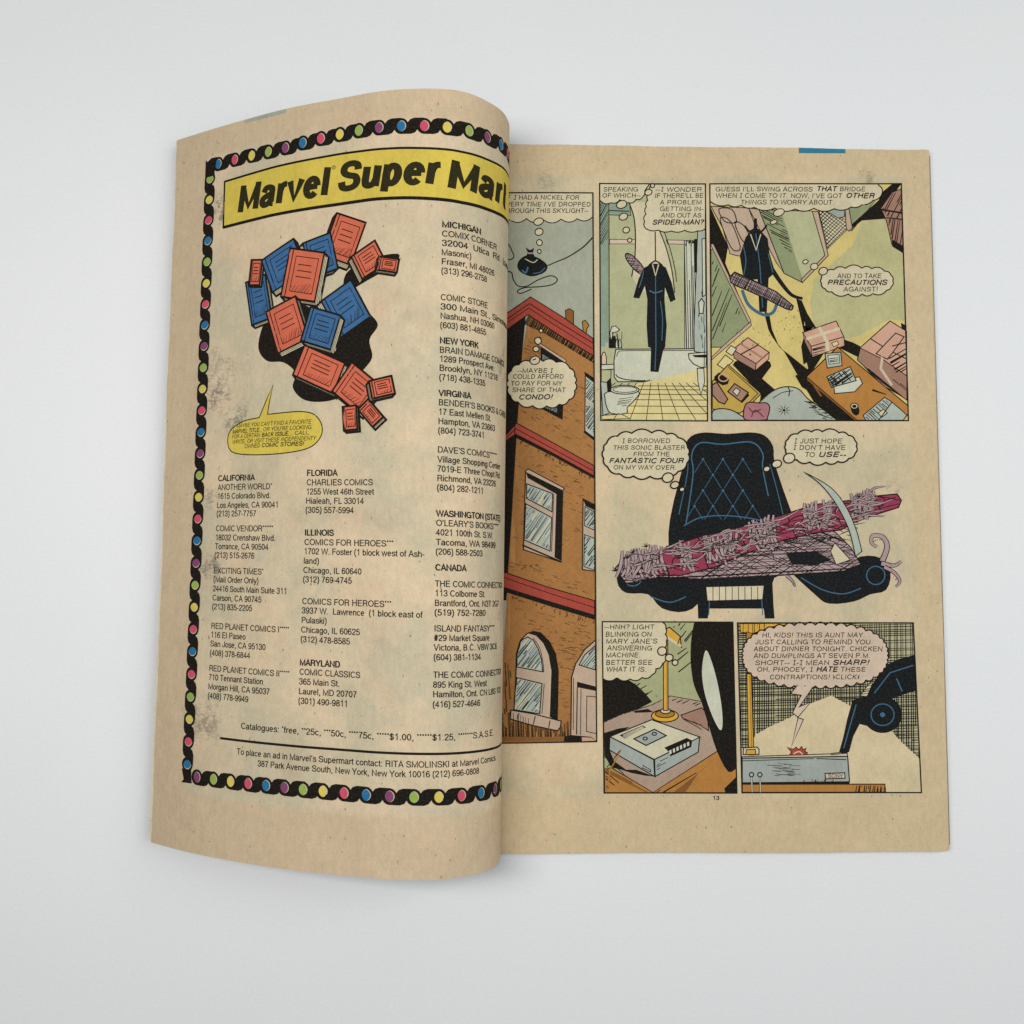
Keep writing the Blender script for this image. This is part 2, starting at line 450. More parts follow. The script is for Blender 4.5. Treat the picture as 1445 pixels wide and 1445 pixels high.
# ------------------------------------------------------------------ printing: flat artwork laid on a page's own surface
class Print:
    """Collects inked shapes in page millimetres and lays them on the paper as one mesh."""
    def __init__(self, fmap, step):
        self.fmap, self.step = fmap, step
        self.v, self.f, self.fm, self.h = [], [], [], []
        self.inks = []
        self.i = 0
        self.layer = 0
        self.lift = 0.0
        self.pen = 1.32
        self.mitre = 0.42

    def mat(self, name):
        if name not in self.inks:
            self.inks.append(name)
        return self.inks.index(name)

    def _face(self, pts, mi, h):
        b = len(self.v)
        self.v.extend(pts)
        self.h.extend([h]*len(pts))
        self.f.append(tuple(range(b, b + len(pts))))
        self.fm.append(mi)

    def face(self, pts, inkname, cut=True):
        """a convex piece; cut along the page so that it follows the curl"""
        a = sum(p[0]*q[1] - q[0]*p[1] for p, q in zip(pts, pts[1:] + pts[:1]))
        if abs(a) < 1e-7:
            return
        if a < 0:
            pts = pts[::-1]
        mi = self.mat(inkname)
        h = 0.040 + 0.0004*self.i + self.lift               # later ink lies a hair above earlier ink
        x0, x1 = min(p[0] for p in pts), max(p[0] for p in pts)
        if not cut or x1 - x0 < self.step:
            self._face(pts, mi, h)
            return
        k = math.floor(x0/self.step)
        rest = pts
        while rest and k*self.step < x1:
            lim = (k + 1)*self.step
            lo = clip_x(rest, lim, True)
            if len(lo) >= 3:
                self._face(lo, mi, h)
            rest = clip_x(rest, lim, False)
            k += 1

    def poly(self, pts, inkname, layer=None):
        if layer is not None:
            self.layer = layer
        self.i += 1
        pts = dedupe(pts)
        if len(pts) < 3:
            return
        for t in tessellate_polygon([[Vector((p[0], p[1], 0)) for p in pts]]):
            self.face([pts[j] for j in t], inkname)

    def stroke(self, pts, w, inkname, layer=None, closed=False, taper=None, wy=None, cut=True):
        if layer is not None:
            self.layer = layer
        pts = dedupe(pts)
        if closed and len(pts) > 2 and math.dist(pts[0], pts[-1]) < 1e-6:
            pts = pts[:-1]
        n = len(pts)
        if n < 2:
            return
        self.i += 1
        hw, hy = w*self.pen/2, (wy if wy else w)*self.pen/2
        L, R = [], []
        for k in range(n):
            pv = pts[k-1] if (k > 0 or closed) else None
            nx = pts[(k+1) % n] if (k < n-1 or closed) else None
            d1 = unit(pts[k], pv, -1) if pv else None
            d2 = unit(pts[k], nx, 1) if nx else None
            d1, d2 = d1 or d2, d2 or d1
            nrm = (-(d1[1] + d2[1]), d1[0] + d2[0])
            ln = math.hypot(*nrm) or 1
            nrm = (nrm[0]/ln, nrm[1]/ln)
            c = max(self.mitre, nrm[0]*-d1[1] + nrm[1]*d1[0])
            s = 1/c
            if taper:
                u = k/(n-1)
                s *= taper[0] + (taper[1] - taper[0])*u if len(taper) == 2 else (taper[0] + (taper[1]-taper[0])*min(1, 2*u) if u < .5 else taper[1] + (taper[2]-taper[1])*(2*u-1))
            L.append((pts[k][0] + nrm[0]*hw*s, pts[k][1] + nrm[1]*hy*s))
            R.append((pts[k][0] - nrm[0]*hw*s, pts[k][1] - nrm[1]*hy*s))
        for k in range(n if closed else n-1):
            j = (k+1) % n
            self.face([R[k], R[j], L[j], L[k]], inkname, cut)

    def outline(self, pts, w, layer=None, inkname='black'):
        self.stroke(list(pts), w, inkname, layer, closed=True)

    def hatch(self, region, angle, gap, w, inkname='black', layer=None, jitter=0.3, broken=0.0, holes=()):
        """pen hatching clipped to a region"""
        if layer is not None:
            self.layer = layer
        ca, sa = math.cos(math.radians(angle)), math.sin(math.radians(angle))
        start = self.i
        rot = lambda p: (p[0]*ca + p[1]*sa, -p[0]*sa + p[1]*ca)
        back = lambda p: (p[0]*ca - p[1]*sa, p[0]*sa + p[1]*ca)
        rings = [[rot(p) for p in region]] + [[rot(p) for p in h] for h in holes]
        y = min(p[1] for p in rings[0]) + gap*0.5
        top = max(p[1] for p in rings[0])
        while y < top:
            yy = y + random.uniform(-1, 1)*gap*jitter
            xs = []
            for rg in rings:
                for a, b in zip(rg, rg[1:] + rg[:1]):
                    if (a[1] <= yy) != (b[1] <= yy):
                        xs.append(a[0] + (yy - a[1])/(b[1] - a[1])*(b[0] - a[0]))
            xs.sort()
            for a, b in zip(xs[::2], xs[1::2]):
                if broken and random.random() < broken:
                    m = a + (b - a)*random.uniform(0.2, 0.8)
                    a, b = (a, m) if random.random() < 0.5 else (m, b)
                if b - a > w:
                    self.stroke([back((a, yy)), back((b, yy + random.uniform(-.1, .1)*gap))], w*random.uniform(.75, 1.2), inkname, taper=(1.1, 0.7))
                    self.i = start
            y += gap
        self.i = start + 1

    def build(self, name, parent):
        xy = np.array(self.v, float)
        p, n = self.fmap(xy)
        p = p + n*np.array(self.h)[:, None]
        return finish(name, p, self.f, [INKS[k] for k in self.inks], parent, xy, n, self.fm)

def clip_x(pts, lim, below):
    out = []
    for a, b in zip(pts, pts[1:] + pts[:1]):
        ia, ib = (a[0] <= lim) == below, (b[0] <= lim) == below
        if ia:
            out.append(a)
        if ia != ib:
            u = (lim - a[0])/(b[0] - a[0])
            out.append((lim, a[1] + u*(b[1] - a[1])))
    return out

def dedupe(pts):
    out = []
    for p in pts:
        if not out or math.dist(p, out[-1]) > 1e-6:
            out.append((float(p[0]), float(p[1])))
    if len(out) > 1 and math.dist(out[0], out[-1]) < 1e-6:
        out.append(out.pop(-1))
    return out

def unit(a, b, s):
    d = ((b[0]-a[0])*s, (b[1]-a[1])*s)
    l = math.hypot(*d) or 1
    return (d[0]/l, d[1]/l)

def smooth(pts, closed=False, n=5):
    m = len(pts)
    out = []
    for k in range(m if closed else m-1):
        g = lambda j: pts[j % m] if closed else pts[max(0, min(m-1, j))]
        p0, p1, p2, p3 = g(k-1), g(k), g(k+1), g(k+2)
        for q in range(n):
            u = q/n
            out.append(tuple(0.5*(2*p1[i] + (p2[i]-p0[i])*u + (2*p0[i]-5*p1[i]+4*p2[i]-p3[i])*u*u + (3*p1[i]-p0[i]-3*p2[i]+p3[i])*u**3) for i in (0, 1)))
    if not closed:
        out.append(pts[-1])
    return out

def ring(cx, cy, rx, ry, n=20, a0=0.0, a1=360.0, tilt=0.0):
    ct, st = math.cos(math.radians(tilt)), math.sin(math.radians(tilt))
    full = abs(a1 - a0) >= 360
    out = []
    for k in range(n if full else n+1):
        a = math.radians(a0 + (a1-a0)*k/n)
        x, y = rx*math.cos(a), ry*math.sin(a)
        out.append((cx + x*ct - y*st, cy + x*st + y*ct))
    return out

# ------------------------------------------------------------------ lettering: single-line skeletons inked with a pen width
# units: hundredths of a capital's height; '~' = smooth stroke, 'o' = arc (cx cy rx ry from to), '-' = straight stroke
GL = {
'A': (93, '-6 0 46 97 87 0', '-21 34 72 34'),
'B': (93, '-50 52 17 52 17 94 48 94 60 91 68 84 70 73 68 62 60 55 50 52', '-17 52 17 6 50 6 65 9 75 18 77 29 75 41 65 50 50 52'),
'C': (101, 'o53 50 41 44 38 322'), 'D': (101, '-17 6 17 94 48 94 68 89 82 74 87 50 82 26 68 11 48 6 17 6 17 12'),
'E': (93, '-83 94 17 94 17 6 85 6', '-17 52 78 52'), 'F': (85, '-79 94 17 94 17 0', '-17 51 72 51'),
'G': (108, 'o54 50 42 44 40 318', '-60 46 95 46 95 0'), 'H': (101, '-17 0 17 100', '-84 0 84 100', '-17 53 84 53'),
'I': (39, '-19 0 19 100'), 'J': (70, '~54 100 54 32 50 12 32 6 15 12 10 32'), 'K': (93, '-17 0 17 100', '-84 100 17 36', '-38 58 87 0'),
'L': (77, '-17 100 17 6 72 6'), 'M': (116, '-15 0 15 95 58 8 101 95 101 0'), 'N': (101, '-16 0 16 94 85 6 85 100'),
'O': (108, 'o54 50 44 44 0 360'), 'P': (93, '-17 0 17 94 54 94 68 91 76 84 78 71 76 58 68 51 54 48 17 48'),
'Q': (108, 'o54 50 44 44 0 360', '-62 24 96 -2'), 'R': (101, '-17 0 17 94 58 94 72 91 81 84 83 72 81 60 72 53 58 50 17 50', '~60 50 74 42 79 22 85 0'),
'S': (93, '~79 69 72 87 46 94 21 88 14 72 24 59 46 51 70 45 81 28 72 12 46 6 20 12 11 32'),
'T': (85, '-3 94 82 94', '-42 94 42 0'), 'U': (101, '~16 100 16 60 16 32 26 12 50 6 74 12 84 32 84 60 84 100'),
'V': (93, '-6 100 46 4 87 100'), 'W': (131, '-5 100 34 5 65 95 97 5 126 100'), 'X': (93, '-8 0 85 100', '-8 100 85 0'),
'Y': (93, '-6 100 46 42 87 100', '-46 42 46 0'), 'Z': (85, '-8 94 76 94 8 6 78 6'),
'0': (77, 'o38 50 27 44 0 360'), '1': (77, '-17 76 34 80 45 97 45 0'), '2': (77, '~11 66 16 86 38 94 60 86 64 69 52 48 28 30 11 7', '-11 6 68 6'),
'3': (77, '~11 70 20 90 40 94 59 87 60 65 50 54 32 52', '~32 52 55 47 65 29 57 11 38 5 18 10 9 30'), '4': (77, '-50 0 50 94 8 30 71 30'),
'5': (77, '-64 94 22 94 15 48', '~15 48 36 60 58 53 66 33 58 13 38 5 18 10 9 28'), '6': (77, 'o39 32 27 26 0 360', '~63 76 54 91 38 94 20 82 12 55 12 32'),
'7': (77, '-8 94 69 94', '~67 92 46 62 34 30 29 0'), '8': (77, 'o38 73 23 21 0 360', 'o38 28 28 23 0 360'),
'9': (77, 'o38 66 27 27 0 360', '~13 22 22 8 38 5 56 16 65 42 65 66'),
'a': (77, '~14 52 22 66 40 68 57 61 59 46 59 20 62 7 71 5', '~59 42 36 38 14 30 10 17 20 6 36 6 52 14 59 28'), 'b': (77, '-15 0 15 100', 'o38 36 24 31 0 360'),
'c': (70, 'o37 36 27 31 38 322'), 'd': (77, 'o37 36 25 31 0 360', '-62 0 62 100'), 'e': (77, '-12 38 65 38', 'o38 36 26 31 5 318'),
'f': (39, '~18 0 18 60 18 80 23 92 38 94', '-3 67 36 67'), 'g': (77, 'o37 36 25 31 0 360', '~62 73 62 30 62 0 56 -16 37 -22 19 -17 12 -6'),
'h': (77, '-15 0 15 100', '~15 45 22 60 40 68 57 62 62 46 62 25 62 0'), 'i': (31, '-15 0 15 73', '-15 87 15 100'), 'j': (31, '~15 73 15 0 12 -18 2 -22', '-15 87 15 100'),
'k': (70, '-15 0 15 100', '-62 73 15 28', '-32 43 66 0'), 'l': (31, '-15 0 15 100'),
'm': (116, '-15 0 15 73', '~15 48 24 63 38 68 53 62 58 48 58 25 58 0', '~58 48 67 63 81 68 96 62 101 48 101 25 101 0'),
'n': (77, '-15 0 15 73', '~15 45 22 60 40 68 57 62 62 46 62 25 62 0'), 'o': (77, 'o38 36 28 31 0 360'),
'p': (77, '-15 -22 15 73', 'o38 36 24 31 0 360'), 'q': (77, 'o37 36 25 31 0 360', '-62 -22 62 73'), 'r': (46, '-15 0 15 73', '~15 40 21 58 33 66 47 67'),
's': (70, '~60 52 52 64 34 68 17 63 13 51 25 41 45 36 60 28 60 14 48 6 32 5 16 9 9 22'), 't': (39, '~18 93 18 40 18 18 24 6 38 6', '-3 67 36 67'),
'u': (77, '~15 73 15 45 15 26 20 10 36 5 54 12 62 28', '-62 0 62 73'), 'v': (70, '-5 73 35 4 65 73'), 'w': (101, '-4 73 27 4 50 70 74 4 97 73'),
'x': (70, '-6 0 64 73', '-6 73 64 0'), 'y': (70, '-5 73 36 3', '-65 73 36 -5 27 -20 10 -22'), 'z': (70, '-6 67 60 67 7 6 64 6'),
'\u039c': (116, '-15 0 15 100', '-101 0 101 100', '-15 90 58 16 101 90'), ' ': (39,), '.': (39, '-19 0 19 14'), ',': (39, '-20 14 20 0 13 -16'), '-': (46, '-6 36 40 36'), '(': (46, '~38 102 20 78 14 38 20 0 38 -26'),
')': (46, '~8 102 26 78 32 38 26 0 8 -26'), "'": (31, '-15 100 15 72'), '#': (77, '-24 0 34 100', '-46 0 56 100', '-5 64 72 64', '-5 36 72 36'),
'$': (77, '~64 69 58 84 38 90 18 84 13 70 22 58 38 51 58 44 65 28 57 13 38 8 17 14 10 30', '-38 -8 38 106'),
'&': (93, '~88 0 34 70 30 84 42 94 54 84 48 66 20 42 14 24 24 8 42 5 62 16 74 42'), ':': (39, '-19 0 19 14', '-19 58 19 72'),
'!': (46, '-24 104 21 32', '-19 0 19 14'), '?': (77, '~12 76 22 92 42 95 62 84 60 66 42 50 38 28', '-38 0 38 14'), '*': (40, '-20 74 20 100', '-9 80 31 94', '-9 94 31 80'),
'|': (62, '-31 4 31 96', '-10 96 52 96', '-10 4 52 4'), '<': (50, '~40 90 24 60 34 48 12 40 30 28 22 4'), '>': (50, '~10 90 26 60 16 48 38 40 20 28 28 4'),
}
_paths = {}
def glyph(ch):
    if ch in _paths:
        return _paths[ch]
    g = GL.get(ch) or GL['.']
    strokes = []
    for s in g[1:]:
        v = [float(q) for q in s[1:].split()]
        if s[0] == 'o':
            full = v[5] - v[4] >= 360
            strokes.append((ring(v[0], v[1], v[2], v[3], 18 if full else 15, v[4], v[5]), full))
        else:
            p = list(zip(v[::2], v[1::2]))
            strokes.append((smooth(p, n=4) if s[0] == '~' else p, False))
    _paths[ch] = (g[0], strokes)
    return _paths[ch]

def text_width(s, extra=0.0):
    return sum(glyph(c)[0] + extra for c in s)

def letter(pr, s, x, y, cap, w=12, wy=None, x1=None, xs=0.93, shear=0.0, extra=0.0, inkname='text', layer=6, rot=0.0, hand=0.0, to=None):
    """letters s along a baseline from (x, y); x1 stretches the line to end there; `to` maps drawing units to page mm"""
    pr.layer = layer
    total = text_width(s, extra)*cap/100
    kx = xs if x1 is None else (x1 - x)/max(total, 1e-6)
    c, sn = math.cos(math.radians(rot)), math.sin(math.radians(rot))
    pen = 0.0
    start = pr.i
    pr.lift, pr.pen = 0.014, 1.0
    big = cap > 5 and not to
    for ch in s:
        adv, strokes = glyph(ch)
        pr.i = start
        jr = math.radians(random.uniform(-1, 1)*3.0*hand)
        js = 1 + random.uniform(-1, 1)*0.05*hand
        jy = random.uniform(-1, 1)*3.0*hand
        cx = adv/2
        for pts, closed in strokes:
            q = []
            for px, py in pts:
                dx, dy = (px - cx)*js, (py - 50)*js
                gx = cx + dx - dy*jr + pen + extra/2
                gy = 50 + dy + dx*jr + jy
                gx += gy*shear
                ux, uy = gx*cap/100*kx, gy*cap/100
                if to:
                    q.append(to(x + ux*c + uy*sn, y - uy*c + ux*sn))
                else:
                    q.append((x + ux*c - uy*sn, y + ux*sn + uy*c))
            if to:
                u = to.scale
                pr.stroke(q, w*cap/100*u, inkname, closed=closed, wy=(wy or w)*cap/100*u, cut=False)
            else:
                pr.stroke(q, w*cap/100*kx, inkname, closed=closed, wy=(wy or w)*cap/100, cut=big)
        pen += adv + extra
    pr.lift, pr.pen = 0.0, 1.32

# ================================================================== LEFT PAGE (millimetres: s from the outer edge, t from the foot)
def interp(tab, x):
    return float(np.interp(x, [a for a, b in tab], [b for a, b in tab]))

# --- beaded border of twisted black cord
pr = Print(left_map, 1.0)
order_top = 'blue pink yellow green purple'.split()
def cord(pr, c, d, half, beadcol, last=False):
    """one twist of the cord at centre c running along direction d, with its bead"""
    ax, ay = d
    bx, by = -ay, ax
    T = lambda u, v: (c[0] + ax*u + bx*v, c[1] + ay*u + by*v)
    pr.poly([T(*q) for q in ring(0, 0, 2.55, 2.72, 16)], 'black', 1)
    if not last:
        k = half/3.875
        pr.poly([T(u*k, v) for u, v in [(0, -2.7), (3.3, -2.72), (4.7, -2.25), (5.5, -1.2), (6.2, 0.4), (7.75, 2.7), (4.5, 2.72), (3.1, 2.25), (2.2, 1.2), (1.5, -0.4)]], 'black', 2)
    bead = [(1.75*math.copysign(abs(math.cos(a))**1.25, math.cos(a)), 1.9*math.sin(a)) for a in [math.radians(k*22.5) for k in range(16)]]
    e = [T(u*0.82, v*0.95) for u, v in bead]
    pr.poly([T(u*0.90 + 0.13, v*0.98 + 0.06) for u, v in bead], 'cream', 3)
    pr.poly(e, beadcol, 4)

tops = [(23.1, 246.0), (31.3, 246.0), (39.5, 245.9), (47.3, 245.8), (54.9, 245.9), (62.2, 246.5), (69.5, 247.0), (76.9, 247.4), (84.4, 247.6), (92.1, 247.6),
        (100.0, 247.5), (107.8, 247.4), (115.4, 247.2), (123.2, 247.3), (131.4, 247.7), (139.5, 248.0), (147.3, 248.2), (155, 248.3)]
for k, c in enumerate(tops):
    n = tops[min(k+1, len(tops)-1)]
    cord(pr, c, (1, 0), (n[0]-c[0])/2 or 3.9, 'bead_' + order_top[k % 5])
lefts = [241.2, 233.4, 225.7, 218.0, 210.2, 202.2, 194.4, 186.7, 178.9, 171.1, 163.3, 155.4, 147.5, 139.8, 132.0, 124.1, 116.3, 108.5, 100.5, 92.7, 84.9, 77.1, 69.3, 61.3, 53.4, 45.6, 37.8, 29.9]
order_left = ['green', 'yellow', 'pink', 'blue', 'green', 'yellow', 'pink', 'blue', 'purple', 'green', 'yellow', 'pink', 'blue', 'purple', 'green', 'yellow', 'pink',
              'blue', 'purple', 'green', 'yellow', 'pink', 'blue', 'pink', 'green', 'yellow', 'pink', 'blue']
for t, cn in zip(lefts, order_left):
    cord(pr, (interp([(0, 17.4), (60, 18.4), (120, 18.9), (250, 19.1)], t), t), (0, -1), 3.9, 'bead_' + cn, last=(t < 31))
bots = [22.8, 30.3, 37.8, 45.2, 52.4, 59.5, 66.4, 73.5, 80.9, 88.6, 96.4, 104.3, 112.4, 120.5, 128.8, 137.3, 145.6, 153.5]
order_bot = ['purple', 'green', 'yellow', 'pink', 'blue']
for k, s in enumerate(bots):
    cord(pr, (s, interp([(20, 26.0), (50, 26.5), (160, 26.5)], s)), (1, 0), 3.9, 'bead_' + order_bot[k % 5])
# square corners where the cords meet
pr.poly([(16.6, 248.6), (17.6, 247.8), (19.6, 248.9), (22.6, 248.8), (21.4, 243.2), (21.6, 242), (16.6, 242)], 'black', 5)
pr.poly([(15.2, 28.2), (19.9, 28.2), (20.4, 23.6), (15.2, 23.4), (16.4, 24.6)], 'black', 5)
pr.build('bead_border', left_page)

# --- yellow title banner
pr = Print(left_map, 1.0)
top_e = [(26.7, 238.7), (50, 239.8), (77.1, 240.6), (95, 240.2), (108, 239.9), (121, 239.6), (136, 240.3), (148, 241.1), (156, 241.4)]
bot_e = [(26.8, 221.7), (50, 222.6), (71.9, 223.1), (90, 223.4), (104, 223.2), (121, 222.6), (137, 223.4), (149.6, 224.6), (156, 225)]
N = [26.7 + (156-26.7)*k/40 for k in range(41)]
up = [(x, interp(top_e, x)) for x in N]
dn = [(x, interp(bot_e, x)) for x in N]
for a, b, c, d in zip(dn, dn[1:], up[1:], up):
    pr.layer = 1
    pr.face([a, b, c, d], 'yellow')
pr.stroke(up, 0.6, 'black', 2)
pr.stroke(dn, 0.85, 'black', 2)
pr.stroke([(26.75, 221.4), (26.7, 239.0)], 0.6, 'black', 3)
pr.mitre = 0.80
letter(pr, '\u039carvel', 33.2, 225.9, 9.6, 33, 22, x1=72.9, shear=0.20, extra=11, inkname='title', rot=1.6)
letter(pr, 'Super', 76.0, 227.6, 9.6, 33, 22, x1=112.6, shear=0.20, extra=11, inkname='title', rot=0.6)
letter(pr, '\u039cart', 115.0, 226.9, 9.4, 31, 22, x1=145.0, shear=0.18, extra=11, inkname='title', rot=0.9)
pr.mitre = 0.42
pr.stroke(ring(74.8, 236.2, 0.62, 0.62, 12), 0.16, 'title', 7, closed=True)
letter(pr, 'R', 74.45, 235.85, 0.7, 14, inkname='title')
pr.build('title_banner', left_page)

# --- store directory
pr = Print(left_map, 1.0)
CAP = 2.06
def line(s, x, t, bold=False, x1=None, xs=0.92):
    letter(pr, s, x, t, CAP, 24 if bold else 16.5, 19 if bold else 14.5, x1=x1, xs=xs)
def column(items, xf):
    for t, s in items:
        bold = s.startswith('^')
        x1 = None
        if '@' in s:
            s, e = s.split('@')
            x1 = float(e)
        line(s.lstrip('^'), xf(t), t, bold, x1)
column([(129.5, '^CALIFORNIA@44.9'), (126.3, 'ANOTHER WORLD*'), (123.2, '1615 Colorado Blvd.'), (120.0, 'Los Angeles, CA 90041@55.2'), (117.0, '(213) 257-7757'),
        (111.8, 'COMIC VENDOR******'), (108.6, '18032 Crenshaw Blvd.'), (105.5, 'Torrance, CA 90504'), (102.4, '(213) 515-2676'),
        (97.0, 'EXCITING TIMES*'), (93.9, '(Mail Order Only)'), (90.7, '24416 South Main Suite 311@59.2'), (87.5, 'Carson, CA 90745'), (84.4, '(213) 835-2205'),
        (77.7, 'RED PLANET COMICS I*****'), (74.6, '116 El Paseo'), (71.5, 'San Jose, CA 95130'), (68.3, '(408) 378-6844'),
        (63.0, 'RED PLANET COMICS II*****'), (59.9, '710 Tennant Station'), (56.7, 'Morgan Hill, CA 95037'), (53.5, '(408) 778-9949')],
       lambda t: 26.6 + (t - 53.4)*0.021)
column([(130.7, '^FLORIDA'), (127.5, 'CHARLIES COMICS'), (124.4, '1255 West 46th Street@90.9'), (121.3, 'Hialeah, FL 33014'), (118.2, '(305) 557-5994'),
        (110.6, '^ILLINOIS'), (107.4, 'COMICS FOR HEROES***@97.6'), (104.3, '1702 W. Foster (1 block west of Ash-@107.9'), (101.1, 'land)'), (98.0, 'Chicago, IL 60640'), (94.9, '(312) 769-4745'),
        (87.6, 'COMICS FOR HEROES***@97.0'), (84.5, '3937 W.  Lawrence  (1 block east of@107.2'), (81.3, 'Pulaski)'), (78.1, 'Chicago, IL 60625'), (74.9, '(312) 478-8585'),
        (67.2, '^MARYLAND'), (64.1, 'COMIC CLASSICS@86.4'), (60.9, '365 Main St.'), (57.7, 'Laurel, MD 20707'), (54.5, '(301) 490-9811')],
       lambda t: 64.2 + (t - 54.5)*0.0245)
column([(213.6, '^MICHIGAN@128.4'), (210.5, 'COMIX CORNER@136.8'), (207.4, '32004  Utica  Rd.  (corner of@156'), (204.3, 'Masonic)'), (201.2, 'Fraser, MI 48026@135.4'), (198.1, '(313) 296-2758'),
        (189.3, 'COMIC STORE'), (186.2, '300 Main St., Simoneau Plaza@159'), (183.1, 'Nashua, NH 03060'), (180.0, '(603) 881-4855'),
        (174.9, '^NEW YORK'), (171.8, 'BRAIN DAMAGE COMICS'), (168.8, '1289 Prospect Ave.'), (165.8, 'Brooklyn, NY 11218@137.8'), (162.7, '(718) 438-1335'),
        (157.5, '^VIRGINIA'), (154.4, "BENDER'S BOOKS & CARDS"), (151.3, '17 East Mellen St.'), (148.2, 'Hampton, VA 23663'), (145.1, '(804) 723-3741'),
        (138.8, "DAVE'S COMICS******"), (135.6, 'Village Shopping Center'), (132.5, '7019-E Three Chopt Rd.'), (129.4, 'Richmond, VA 23226'), (126.3, '(804) 282-1211'),
        (117.8, '^WASHINGTON (STATE)'), (114.7, "O'LEARY'S BOOKS*****"), (111.6, '4021 100th St. S.W.'), (108.4, 'Tacoma, WA 98499@136.8'), (105.3, '(206) 588-2503'),
        (100.1, '^CANADA'), (94.8, 'THE COMIC CONNECTION'), (91.7, '113 Colborne St.'), (88.5, 'Brantford, Ont. N3T 2G7'), (85.4, '(519) 752-7280@131.0'),
        (80.2, 'ISLAND FANTASY****'), (77.1, '#29 Market Square'), (74.0, 'Victoria, B.C. V8W 3C6'), (70.8, '(604) 381-1134'),
        (65.1, 'THE COMIC CONNECTION'), (61.9, '895 King St. West'), (58.8, 'Hamilton, Ont. CN L8S 1C8'), (55.5, '(416) 527-4646')],
       lambda t: 110.4 + (t - 55.5)*0.0208)
pr.build('store_directory', left_page)

# --- footer
pr = Print(left_map, 1.0)
letter(pr, 'Catalogues: *free, **25c, ***50c, ****75c, *****$1.00, ******$1.25, *******S.A.S.E.', 41.6, 44.4, CAP*1.02, 16.5, 14.5, x1=136.2, rot=0.3)
pr.stroke([(32.7, 40.4), (147.6, 40.5)], 0.62, 'black', 2)
letter(pr, "To place an ad in Marvel's Supermart contact: RITA SMOLINSKI at Marvel Comics.", 40.2, 35.7, CAP, 16.5, 14.5, x1=138.2, rot=0.3)
letter(pr, '387 Park Avenue South, New York, New York 10016 (212) 696-0808', 48.9, 32.5, CAP, 16.5, 14.5, x1=128.0, rot=0.4)
pr.build('footer_notice', left_page)

# --- yellow speech balloon
pr = Print(left_map, 1.0)
bal = smooth([(46.2, 151.3), (39, 150.3), (33.6, 147.6), (32.1, 144.4), (33.2, 140.6), (37.5, 138.9), (48, 138.3), (60, 138.9), (67.5, 140.6), (71.2, 144.2), (71.3, 148.2), (68.4, 151.6), (63, 152.7), (55, 152.5), (49.7, 152.2)], n=5)
bal = bal + [(50.4, 156.5), (51.9, 162.5), (49.0, 157)]
pr.poly(bal, 'yellow', 1)
pr.outline(bal, 0.28, 2)
for s, x0, x1, y, b in (('MAYBE YOU CAN\'T FIND A FAVORITE', 36.0, 67.4, 148.2, 0), ('MARVEL TITLE...', 34.2, 47.6, 146.2, 1), ('OR YOU\'RE LOOKING', 47.9, 67.5, 146.4, 0),
                        ('FOR A CERTAIN', 34.0, 46.6, 144.4, 0), ('BACK ISSUE...', 47.4, 60.0, 144.5, 1), (' CALL,', 60.2, 67.0, 144.7, 0),
                        ('WRITE, OR VISIT THESE INDEPENDENTY', 34.2, 69.3, 142.5, 0), ('OWNED', 39.8, 46.8, 140.8, 0), ('COMIC STORES!', 47.4, 64.8, 140.9, 1)):
    letter(pr, s, x0, y, 1.42, 19 if b else 14, 19 if b else 14, x1=x1, shear=0.22, hand=0.8, rot=0.5)
pr.build('speech_balloon', left_page)

